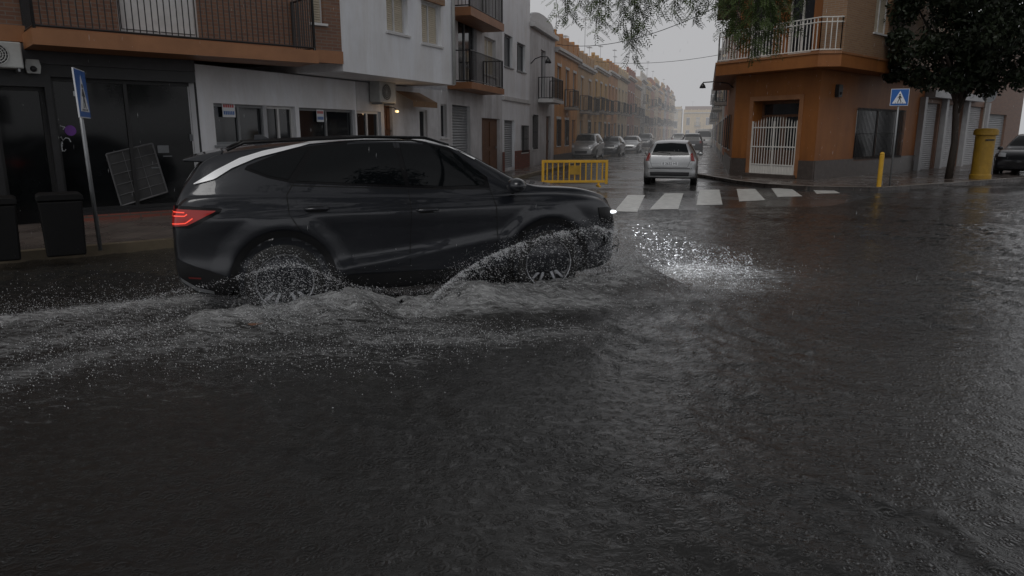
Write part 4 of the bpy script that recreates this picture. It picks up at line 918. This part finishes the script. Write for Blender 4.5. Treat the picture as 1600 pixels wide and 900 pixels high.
# ---------------------------------------------------------------- flood water
def field(N,tile,lo,hi,slope,dirv=None,seed=1):
    r=np.random.default_rng(seed); k=np.fft.fftfreq(N,tile/N); KX,KY=np.meshgrid(k,k); K=np.hypot(KX,KY)+1e-9
    A=np.where((K>1/hi)&(K<1/lo),K**(-slope),0)
    if dirv is not None:
        c=(KX*dirv[0]+KY*dirv[1])/K; A=A*(.25+c*c)
    f=np.fft.ifft2(A*np.exp(2j*np.pi*r.random((N,N)))).real; return f/f.std()
def sample(f,tile,X,Y):
    N=f.shape[0]; u=(X/tile*N)%N; v=(Y/tile*N)%N; i=u.astype(int)%N; j=v.astype(int)%N; a=u-np.floor(u); b=v-np.floor(v); i2=(i+1)%N; j2=(j+1)%N
    return (f[j,i]*(1-a)+f[j,i2]*a)*(1-b)+(f[j2,i]*(1-a)+f[j2,i2]*a)*b
f1=field(512,11.,.25,1.9,1.8,(.5,.86),1); f2=field(512,6.1,.09,.45,1.2,(.8,.5),2); f3=field(256,23.,2.,9.,1.2,None,9)
def CP(x,y): p=MC@Vector((x,y,0)); return np.array((p.x,p.y))
STR=[([(-150,640),(0,590),(150,556),(300,535),(450,515),(600,508),(700,516)],.42,.46,.02),
([(-100,520),(20,500),(150,485),(300,470),(400,476),(520,488),(640,482)],.40,.72,.03),
([(560,528),(700,532),(800,526),(900,518)],.26,.5,.012),([(640,490),(700,486),(800,480),(930,472)],.34,.66,.015),
([(900,478),(1000,472),(1100,466),(1175,445)],.42,.4,.015),([(945,402),(1010,408),(1060,416),(1165,427)],.7,.5,.02),  # last stroke: foam widened to stand in for headlight glare too
([(-100,680),(0,640),(200,612),(400,592)],.4,.2,.012),([(300,560),(500,548),(650,560)],.36,.34,.012),([(-100,560),(100,525),(350,505),(560,500)],.45,.5,.0)]
def segd(X,Y,W):
    best=np.full(X.shape,1e9)
    for a,b in zip(W[:-1],W[1:]):
        d=b-a; t=np.clip(((X-a[0])*d[0]+(Y-a[1])*d[1])/(d@d),0,1); best=np.minimum(best,np.hypot(X-a[0]-d[0]*t,Y-a[1]-d[1]*t))
    return best
nu,nv=800,640
yy=1.6*(26./1.6)**(np.linspace(0,1,nv)); uu=np.linspace(-1.9,1.9,nu)
U,YY=np.meshgrid(uu,yy); X=U*YY; Y=YY-3.0
depth=-.012-road_z(X,Y); fade=np.clip((depth+.0)/.05,0,1)
foam=np.zeros_like(X); hh=np.zeros_like(X)
for pts,w,it,am in STR:
    W=[np.array(G(*p)[:2]) for p in pts]; d=segd(X,Y,W); foam=np.maximum(foam,it*np.exp(-(d/w)**2)); hh+=am*np.exp(-(d/(w*.7))**2)
for pts,w,it,am in [([(.45,-1.22),(1.1,-1.14),(1.9,-1.08),(2.45,-.9)],.36,.62,.17),([(2.5,-.9),(2.65,0),(2.5,.9)],.26,.45,.09),([(-2.0,-1.12),(-1.3,-1.08),(-.8,-1.12)],.32,.72,.15),([(-.8,-1.1),(.45,-1.1)],.26,.6,.09),([(-2.3,-.3),(-3.2,-.5),(-5,-.9)],.5,.45,.03)]:
    W=[CP(*p) for p in pts]; d=segd(X,Y,W); foam=np.maximum(foam,it*np.exp(-(d/(w*1.2))**2)); hh+=am*np.exp(-(d/w)**2)
ch=sample(f2,6.1,X*.8,Y*.8); calm=np.clip(.9+.4*sample(f3,23.,X,Y),.45,1.6)
Z=-.012+fade*(.0075*calm*sample(f1,11.,X,Y)+.0038*calm*sample(f2,6.1,X,Y)+hh*(.9+.08*ch)+foam*.009*sample(f2,6.1,X*1.9,Y*1.9))
V=np.stack([X,Y,Z],-1).reshape(-1,3); idx=np.arange(V.shape[0]).reshape(X.shape); Fq=np.stack([idx[:-1,:-1],idx[:-1,1:],idx[1:,1:],idx[1:,:-1]],-1).reshape(-1,4)
def npmesh(name,V,Fq,attr=None,aname='foam'):
    k=Fq.shape[1]; me=bpy.data.meshes.new(name); me.vertices.add(len(V)); me.vertices.foreach_set('co',V.astype(np.float32).ravel()); me.loops.add(Fq.size); me.loops.foreach_set('vertex_index',Fq.astype(np.int32).ravel()); me.polygons.add(len(Fq)); me.polygons.foreach_set('loop_start',np.arange(0,Fq.size,k,dtype=np.int32)); me.polygons.foreach_set('loop_total',np.full(len(Fq),k,dtype=np.int32)); me.update()
    if attr is not None: at=me.attributes.new(aname,'FLOAT','POINT'); at.data.foreach_set('value',attr.ravel().astype(np.float32))
    return me
me=npmesh('flood_water',V,Fq,foam)
def watermat():
    m=bpy.data.materials.new('murky_water'); m.use_nodes=True; nt=m.node_tree; L=nt.links; b=nt.nodes['Principled BSDF']
    b.inputs['IOR'].default_value=1.5
    tc=nd(nt,'ShaderNodeTexCoord')
    mpw=nd(nt,'ShaderNodeMapping'); mpw.inputs['Rotation'].default_value=(0,0,.5); mpw.inputs['Scale'].default_value=(.8,1.35,1); L.new(tc.outputs['Object'],mpw.inputs['Vector'])
    n1=nd(nt,'ShaderNodeTexNoise'); n1.inputs['Scale'].default_value=9; n1.inputs['Detail'].default_value=7; n1.inputs['Roughness'].default_value=.58; n1.inputs['Distortion'].default_value=.9; L.new(mpw.outputs[0],n1.inputs['Vector'])
    n2=nd(nt,'ShaderNodeTexNoise'); n2.inputs['Scale'].default_value=30; n2.inputs['Detail'].default_value=4; n2.inputs['Distortion'].default_value=.4; L.new(tc.outputs['Object'],n2.inputs['Vector'])
    def rings(sc,off,fr):
        mp=nd(nt,'ShaderNodeMapping'); mp.inputs['Location'].default_value=(off,off*.7,0); L.new(tc.outputs['Object'],mp.inputs['Vector'])
        fl=nd(nt,'ShaderNodeVectorMath',operation='MULTIPLY'); fl.inputs[1].default_value=(1,1,0); L.new(mp.outputs[0],fl.inputs[0])
        v=nd(nt,'ShaderNodeTexVoronoi'); v.inputs['Scale'].default_value=sc; v.voronoi_dimensions='2D'; L.new(fl.outputs[0],v.inputs['Vector'])
        mu=nd(nt,'ShaderNodeMath',operation='MULTIPLY'); mu.inputs[1].default_value=fr; L.new(v.outputs['Distance'],mu.inputs[0])
        sn=nd(nt,'ShaderNodeMath',operation='SINE'); L.new(mu.outputs[0],sn.inputs[0])
        mr=nd(nt,'ShaderNodeMapRange'); mr.inputs[1].default_value=.05; mr.inputs[2].default_value=.42; mr.inputs[3].default_value=1; mr.inputs[4].default_value=0; L.new(v.outputs['Distance'],mr.inputs[0])
        m2=nd(nt,'ShaderNodeMath',operation='MULTIPLY'); L.new(sn.outputs[0],m2.inputs[0]); L.new(mr.outputs[0],m2.inputs[1]); return m2.outputs[0]
    r1=rings(7,0,34); r2=rings(15,3.3,26)
    def ad(a,b_,k):
        q=nd(nt,'ShaderNodeMath',operation='MULTIPLY_ADD'); q.inputs[1].default_value=k; L.new(b_,q.inputs[0]); L.new(a,q.inputs[2]); return q.outputs[0]
    h=ad(n1.outputs['Fac'],n2.outputs['Fac'],.35); h=ad(h,r1,.13); h=ad(h,r2,.15)
    at=nd(nt,'ShaderNodeAttribute'); at.attribute_name='foam'
    mp=nd(nt,'ShaderNodeMapping'); mp.inputs['Rotation'].default_value=(0,0,-.38); mp.inputs['Scale'].default_value=(6,20,8); L.new(tc.outputs['Object'],mp.inputs['Vector'])
    nf=nd(nt,'ShaderNodeTexNoise'); nf.inputs['Scale'].default_value=1; nf.inputs['Detail'].default_value=11; nf.inputs['Roughness'].default_value=.82; nf.inputs['Distortion'].default_value=1.; L.new(mp.outputs[0],nf.inputs['Vector'])
    s=nd(nt,'ShaderNodeMath',operation='MULTIPLY_ADD'); s.inputs[1].default_value=.40; L.new(at.outputs['Fac'],s.inputs[0]); L.new(nf.outputs['Fac'],s.inputs[2])
    mr=nd(nt,'ShaderNodeMapRange'); mr.inputs[1].default_value=.62; mr.inputs[2].default_value=.98; L.new(s.outputs[0],mr.inputs[0])
    mm=nd(nt,'ShaderNodeMath',operation='MULTIPLY'); mm.inputs[1].default_value=.85; L.new(mr.outputs[0],mm.inputs[0])
    nb=nd(nt,'ShaderNodeTexNoise'); nb.inputs['Scale'].default_value=.6; nb.inputs['Detail'].default_value=4; L.new(tc.outputs['Object'],nb.inputs['Vector'])
    cr=nd(nt,'ShaderNodeValToRGB'); cr.color_ramp.elements[0].position=.3; cr.color_ramp.elements[1].position=.7; cr.color_ramp.elements[0].color=(.017,.0165,.016,1); cr.color_ramp.elements[1].color=(.032,.031,.029,1); L.new(nb.outputs['Fac'],cr.inputs['Fac'])
    mx=nd(nt,'ShaderNodeMixRGB'); L.new(mm.outputs[0],mx.inputs[0]); L.new(cr.outputs[0],mx.inputs[1]); mx.inputs[2].default_value=(.74,.75,.76,1); L.new(mx.outputs[0],b.inputs['Base Color'])
    rr=nd(nt,'ShaderNodeMapRange'); rr.inputs[3].default_value=.04; rr.inputs[4].default_value=.6; L.new(mm.outputs[0],rr.inputs[0]); L.new(rr.outputs[0],b.inputs['Roughness'])
    h=ad(h,mm.outputs[0],.5)
    bp=nd(nt,'ShaderNodeBump'); bp.inputs['Strength'].default_value=.8; bp.inputs['Distance'].default_value=.018; L.new(h,bp.inputs['Height']); L.new(bp.outputs[0],b.inputs['Normal'])
    return m
M_water=watermat()
tag(obj('flood_water',me,M_water,smooth=True),kind='structure')
tag(obj('water',MB().quad((-60,-60,-.06),(60,-60,-.06),(60,30,-.06),(-60,30,-.06)),M_water),kind='structure')
# ---------------------------------------------------------------- spray
OC=np.array([(1,0,0),(-1,0,0),(0,1,0),(0,-1,0),(0,0,1),(0,0,-1)],float); OF=np.array([(0,2,4),(2,1,4),(1,3,4),(3,0,4),(2,0,5),(1,2,5),(3,1,5),(0,3,5)])
def drops(P,S,Dr=None,st=None):
    n=len(P); V=np.repeat(OC[None],n,0)*S[:,None,None]
    if Dr is not None:
        D=Dr/np.linalg.norm(Dr,axis=1)[:,None]; V=V+ (np.einsum('nij,nj->ni',V,D)*(st[:,None]-1))[:,:,None]*D[:,None,:]
    V=V+P[:,None,:]; Fc=OF[None]+ (np.arange(n)*6)[:,None,None]
    return V.reshape(-1,3),Fc.reshape(-1,3)
def spraymat(name,attr):
    m=bpy.data.materials.new(name); m.use_nodes=True; nt=m.node_tree; L=nt.links; nt.nodes.clear()
    ou=nd(nt,'ShaderNodeOutputMaterial'); df=nd(nt,'ShaderNodeBsdfDiffuse'); tr_=nd(nt,'ShaderNodeBsdfTranslucent'); gl=nd(nt,'ShaderNodeBsdfGlossy')
    for x in (df,tr_): x.inputs['Color'].default_value=(.93,.94,.96,1)
    gl.inputs['Roughness'].default_value=.15
    tc=nd(nt,'ShaderNodeTexCoord'); n=nd(nt,'ShaderNodeTexNoise'); n.inputs['Scale'].default_value=38; n.inputs['Detail'].default_value=9; n.inputs['Roughness'].default_value=.82; L.new(tc.outputs['Object'],n.inputs['Vector'])
    m1=nd(nt,'ShaderNodeMixShader'); m1.inputs[0].default_value=.5; L.new(df.outputs[0],m1.inputs[1]); L.new(tr_.outputs[0],m1.inputs[2])
    m2=nd(nt,'ShaderNodeMixShader'); m2.inputs[0].default_value=.12; L.new(m1.outputs[0],m2.inputs[1]); L.new(gl.outputs[0],m2.inputs[2])
    if attr:
        at=nd(nt,'ShaderNodeAttribute'); at.attribute_name='density'
        mr=nd(nt,'ShaderNodeMapRange'); mr.inputs[1].default_value=.38; mr.inputs[2].default_value=.64; mr.inputs[3].default_value=.15; mr.inputs[4].default_value=1.7; L.new(n.outputs['Fac'],mr.inputs[0])
        mu=nd(nt,'ShaderNodeMath',operation='MULTIPLY',use_clamp=True); L.new(at.outputs['Fac'],mu.inputs[0]); L.new(mr.outputs[0],mu.inputs[1])
        tp_=nd(nt,'ShaderNodeBsdfTransparent'); m3=nd(nt,'ShaderNodeMixShader'); L.new(mu.outputs[0],m3.inputs[0]); L.new(tp_.outputs[0],m3.inputs[1]); L.new(m2.outputs[0],m3.inputs[2]); L.new(m3.outputs[0],ou.inputs['Surface'])
    else: L.new(m2.outputs[0],ou.inputs['Surface'])
    return m
M_drop=spraymat('spray_water',False); M_sheet=spraymat('thin_water_sheet',True)
def planept(px,py,yl):
    d=MCi.to_3x3()@ray(px,py); t=(yl-co.y)/d.y; return co+d*t
topL=[(645,498),(668,476),(692,450),(722,427),(762,404),(812,383),(870,366),(930,356),(964,362)]
botL=[(640,512),(685,506),(735,498),(780,492),(830,486),(880,478),(925,466),(958,452),(980,432)]
def along(P,u):
    P=np.array(P,float); k=u*(len(P)-1); i=np.minimum(k.astype(int),len(P)-2); t=(k-i)[:,None]; return P[i]*(1-t)+P[i+1]*t
def world_of(px,yl): return np.array([tuple(MC@planept(p[0],p[1],y)) for p,y in zip(px,yl)])
allP=[];allS=[];allD=[];allT=[]
def emit(P,S,D,T): allP.append(P);allS.append(S);allD.append(D);allT.append(T)
def curtain(top,bot,n,vfun,smin,smax,y0=-1.05,ysp=.12,jit=4,cl=40,pw=4):
    u=rng.random(n); cu=rng.random(cl); ii=rng.integers(0,cl,n); mask=rng.random(n)<.5; u=np.where(mask,np.clip(cu[ii]+rng.normal(0,.008,n),0,1),u)
    v=vfun(n); a=along(top,u); b=along(bot,u); p=a*(1-v)[:,None]+b*v[:,None]+rng.normal(0,jit,(n,2))*(.3+np.abs(v))[:,None]
    yl=y0+rng.normal(0,ysp,n); W=world_of(p,yl); S=smin+(smax-smin)*rng.random(n)**pw
    D=np.tile([(-.8,-.2,.35)],(n,1))+rng.normal(0,.35,(n,3)); emit(W,S,D,rng.uniform(1,3.5,n))
sv=[];sf=[];sa=[];so_=0
fs_=field(512,1.,.012,.25,1.1,None,5)
def sheet(top,bot,y0,rim,body,nu=340,nv=60,bul=.12,slant=.35,foot=.3,fing=9,rw=.07,pk=None):
    global so_
    u=np.linspace(0,1,nu); v=np.linspace(0,1,nv); Ug,Vg=np.meshgrid(u,v); a=along(top,u); b=along(bot,u)
    P=a[None]*(1-Vg[...,None])+b[None]*Vg[...,None]
    fg_=np.clip(sample(fs_,1.,Ug*1.7+slant*Vg,Vg*.05+.1),-.5,2.5); P[...,1]-=fg_*fing*np.exp(-Vg/.2); P[...,0]-=fg_*fing*.7*np.exp(-Vg/.2)
    yl=y0-bul*np.sin(Vg*math.pi)-.02*sample(fs_,1.,Ug*.2+.3,Vg*.1)
    W=world_of(P.reshape(-1,2),yl.ravel())
    st=sample(fs_,1.,(Ug+slant*Vg)*3.1,Vg*.22+.4); st2=sample(fs_,1.,(Ug+slant*Vg)*.8+.2,Vg*.15); st3=sample(fs_,1.,Ug*1.3,Vg*.9)
    bd=body*(1 if pk is None else (.6+1.3*np.exp(-((Ug-pk[0])/pk[1])**2)))
    dn=rim*np.exp(-(Vg/rw)**1.1)*np.clip(.65+.5*st,0,2)+bd*np.clip(.4+.55*st+.4*st2+.3*st3,0,2)*(1-.25*Vg)+foot*np.clip(.6+.4*st2+.35*st3,0,2)*Vg**2.2
    ed=np.clip(Ug/.07,0,1)*np.clip((1-Ug)/.08,0,1)*np.clip(Vg/.03,0,1)*np.clip((1-Vg)/.25,0,1)
    A=np.clip(dn*ed,0,.92); idx=np.arange(nu*nv).reshape(nv,nu)+so_
    sv.append(W); sa.append(A.ravel()); sf.append(np.stack([idx[:-1,:-1],idx[:-1,1:],idx[1:,1:],idx[1:,:-1]],-1).reshape(-1,4)); so_+=nu*nv
sheet(topL,botL,-1.12,.5,.40,foot=.6,nu=420,pk=(.72,.32))
sheet([(p[0]+12,p[1]+16) for p in topL],[(p[0],p[1]+8) for p in botL],-1.30,.14,.38,slant=.5,foot=.6,fing=12,nu=420,rw=.12,pk=(.68,.32))
rearT=[(60,506),(180,482),(280,458),(350,444),(405,428),(440,420),(470,418),(510,434),(560,452),(620,458),(690,456)]; rearB=[(20,560),(160,545),(270,540),(350,532),(420,525),(450,520),(480,518),(520,518),(580,520),(640,518),(710,515)]
sheet(rearT,rearB,-1.15,.10,.32,nu=460,foot=.45,fing=10,pk=(.56,.16))
sheet([(p[0]+15,p[1]+14) for p in rearT],[(p[0],p[1]+8) for p in rearB],-1.35,.08,.28,nu=460,foot=.4,fing=12,slant=.5,pk=(.56,.16))
sheet([(950,384),(1000,366),(1040,374),(1100,392),(1175,404)],[(950,444),(1000,450),(1050,454),(1110,452),(1190,440)],-.9,.06,.2,nu=220,slant=.3,foot=.3)  # sheet ahead of the bonnet, added for the headlight glitter
curtain(topL,botL,7000,lambda n:rng.exponential(.06,n).clip(0,1)-.03,.0014,.0055,jit=3,ysp=.16)
curtain(topL,botL,19000,lambda n:rng.random(n)**.8,.0009,.0036,ysp=.25,jit=8,cl=160)
curtain([(630,462),(685,420),(740,390),(830,358),(960,334),(995,356)],topL,2600,lambda n:1-rng.exponential(.28,n).clip(0,1),.0009,.003,jit=6)
curtain(rearT,rearB,21000,lambda n:1-rng.exponential(.45,n).clip(0,1.05),.0009,.0038,y0=-1.2,ysp=.28,jit=6,cl=220)
curtain([(370,410),(430,384),(480,390),(540,428)],[(380,505),(430,505),(480,505),(530,505)],6000,lambda n:rng.random(n)**.8,.0009,.0034,y0=-1.1,ysp=.15,jit=6)
curtain([(955,362),(1010,348),(1050,362),(1110,383),(1175,392)],[(950,432),(1010,442),(1060,447),(1120,446),(1185,444)],7000,lambda n:rng.random(n)**.6,.0011,.005,y0=-.9,ysp=.6,jit=9,cl=130)  # splash drops here also stand in for headlight glitter on the water
def wavespray(pts,n,hm,w):
    W=[np.array(G(*p)[:2]) for p in pts]; P=np.array(W); u=rng.random(n); q=along(P,u)+rng.normal(0,w,(n,2)); z=rng.exponential(hm,n); emit(np.column_stack([q,z]),.0009+.0028*rng.random(n)**3,rng.normal(0,1,(n,3)),rng.uniform(1,2.5,n))
wavespray(STR[0][0],5500,.03,.34); wavespray(STR[1][0],11000,.08,.3); wavespray(STR[2][0],2500,.03,.25); wavespray(STR[4][0],1500,.03,.3); wavespray(STR[5][0],3000,.05,.45); wavespray(STR[7][0],2000,.02,.35)
P_=np.concatenate(allP);S_=np.concatenate(allS);D_=np.concatenate(allD);T_=np.concatenate(allT)
k=P_[:,2]>-.03
V_,F_=drops(P_[k],S_[k],D_[k],T_[k])
sV=np.concatenate(sv); sF=np.concatenate(sf); sA=np.concatenate(sa)
me=bpy.data.meshes.new('water_spray'); me.from_pydata(V_.tolist()+sV.tolist(),[],F_.tolist()+(sF+len(V_)).tolist())
me.polygons.foreach_set('material_index',np.concatenate([np.zeros(len(F_),int),np.ones(len(sF),int)]))
at=me.attributes.new('density','FLOAT','POINT'); at.data.foreach_set('value',np.concatenate([np.ones(len(V_)),sA]).astype(np.float32))
tag(obj('water_spray',me,[M_drop,M_sheet],smooth=True),'white spray of droplets thrown up beside the dark SUV by its wheels','spray',kind='stuff')
n=6500; yy_=rng.uniform(3.6,22,n); xx_=rng.uniform(-1,1,n)*(yy_*.9+1); P_=np.column_stack([xx_,yy_,np.abs(rng.normal(0,.02,n))])
n2_=2400; P2=np.column_stack([rng.uniform(-12,14,n2_),rng.uniform(3,24,n2_),rng.uniform(.1,6,n2_)])
PP=np.concatenate([P_,P2]); SS=np.concatenate([rng.uniform(.0007,.0018,n)*np.clip(yy_/7,.5,1.3),rng.uniform(.0006,.0012,n2_)]); DD=np.tile([(.06,0.02,1.)],(n+n2_,1)); TT=np.concatenate([rng.uniform(1,2.,n),rng.uniform(18,34,n2_)])
V_,F_=drops(PP,SS,DD,TT); me=bpy.data.meshes.new('rain'); me.from_pydata(V_.tolist(),[],F_.tolist())
tag(obj('rain',me,M_drop,smooth=True),'falling rain and tiny drops bouncing off the flooded road','rain',kind='stuff')
q=G(397,519); lfm=MB(); n=10
pts=[(.05*math.cos(a),.022*math.sin(a),.006*math.cos(2*a)) for a in np.linspace(0,2*math.pi,n,endpoint=False)]
lfm.add([(0,0,.01)]+pts,[(0,1+i,1+(i+1)%n) for i in range(n)]); lfm.tube([(.05,0,0),(.08,.01,.01)],.003,4)
tag(obj('leaf',lfm,pm('brown_leaf',(.14,.06,.03),.5),None,Matrix.Translation((q.x,q.y,.07))),'small orange brown leaf floating in the wake below the rear wheel','leaf')
# ---------------------------------------------------------------- haze: rain mist filling the far street
hz=MB().box((-120,36,-.2),(160,420,60)); mh=bpy.data.materials.new('rain_haze'); mh.use_nodes=True; nt=mh.node_tree; nt.nodes.clear()
ou=nd(nt,'ShaderNodeOutputMaterial'); va=nd(nt,'ShaderNodeVolumeAbsorption'); va.inputs['Density'].default_value=.0034; va.inputs['Color'].default_value=(0,0,0,1)
em=nd(nt,'ShaderNodeEmission'); em.inputs['Color'].default_value=(.43,.43,.44,1); em.inputs['Strength'].default_value=.0034  # mist glows by itself, in place of scattered sky light
ads=nd(nt,'ShaderNodeAddShader'); nt.links.new(va.outputs[0],ads.inputs[0]); nt.links.new(em.outputs[0],ads.inputs[1]); nt.links.new(ads.outputs[0],ou.inputs['Volume'])
tag(obj('rain_haze',hz,mh),kind='structure')
# ---------------------------------------------------------------- light: heavy overcast, paler towards the horizon
w=bpy.data.worlds.new('World'); bpy.context.scene.world=w; w.use_nodes=True; nt=w.node_tree; bg=nt.nodes['Background']
sk=nd(nt,'ShaderNodeTexSky'); sk.sky_type='NISHITA'; sk.sun_disc=False; sk.sun_elevation=math.radians(52); sk.sun_rotation=math.radians(200); sk.dust_density=4; sk.air_density=1
hs=nd(nt,'ShaderNodeHueSaturation'); hs.inputs['Saturation'].default_value=.12; nt.links.new(sk.outputs[0],hs.inputs['Color'])
mx=nd(nt,'ShaderNodeMixRGB'); mx.inputs[0].default_value=.85; nt.links.new(hs.outputs[0],mx.inputs[1]); mx.inputs[2].default_value=(5.6,5.65,5.85,1)
tc=nd(nt,'ShaderNodeTexCoord'); sp=nd(nt,'ShaderNodeSeparateXYZ'); nt.links.new(tc.outputs['Generated'],sp.inputs[0])
cn=nd(nt,'ShaderNodeTexNoise'); cn.inputs['Scale'].default_value=2.2; cn.inputs['Detail'].default_value=5; nt.links.new(tc.outputs['Generated'],cn.inputs['Vector'])
ma=nd(nt,'ShaderNodeMath',operation='MULTIPLY_ADD'); ma.inputs[1].default_value=.45; nt.links.new(cn.outputs['Fac'],ma.inputs[0]); nt.links.new(sp.outputs[2],ma.inputs[2])
mr=nd(nt,'ShaderNodeMapRange'); mr.inputs[1].default_value=.42; mr.inputs[2].default_value=1.05; mr.inputs[3].default_value=1.; mr.inputs[4].default_value=.32; nt.links.new(ma.outputs[0],mr.inputs[0])
mm=nd(nt,'ShaderNodeMixRGB',blend_type='MULTIPLY'); mm.inputs[0].default_value=1; nt.links.new(mx.outputs[0],mm.inputs[1]); nt.links.new(mr.outputs[0],mm.inputs[2])
nt.links.new(mm.outputs[0],bg.inputs[0]); bg.inputs[1].default_value=.1
su=bpy.data.lights.new('sun','SUN'); su.energy=.6; su.angle=math.radians(25); su.color=(1,.98,.95); s_=bpy.data.objects.new('sun',su); C.objects.link(s_)
az=math.radians(200); el=math.radians(52); dr=Vector((math.sin(az)*math.cos(el),math.cos(az)*math.cos(el),math.sin(el))); s_.rotation_euler=dr.to_track_quat('Z','Y').to_euler()
cd=bpy.data.cameras.new('cam'); cd.sensor_width=36; cd.lens=F/1600*36; cd.clip_end=3000; cd.clip_start=.05; cam=bpy.data.objects.new('cam',cd); C.objects.link(cam); cam.location=CAM; cam.rotation_euler=(math.pi/2-TH,0,0)
sc=bpy.context.scene; sc.camera=cam; sc.view_settings.view_transform='Standard'; sc.view_settings.look='None'; sc.view_settings.exposure=0
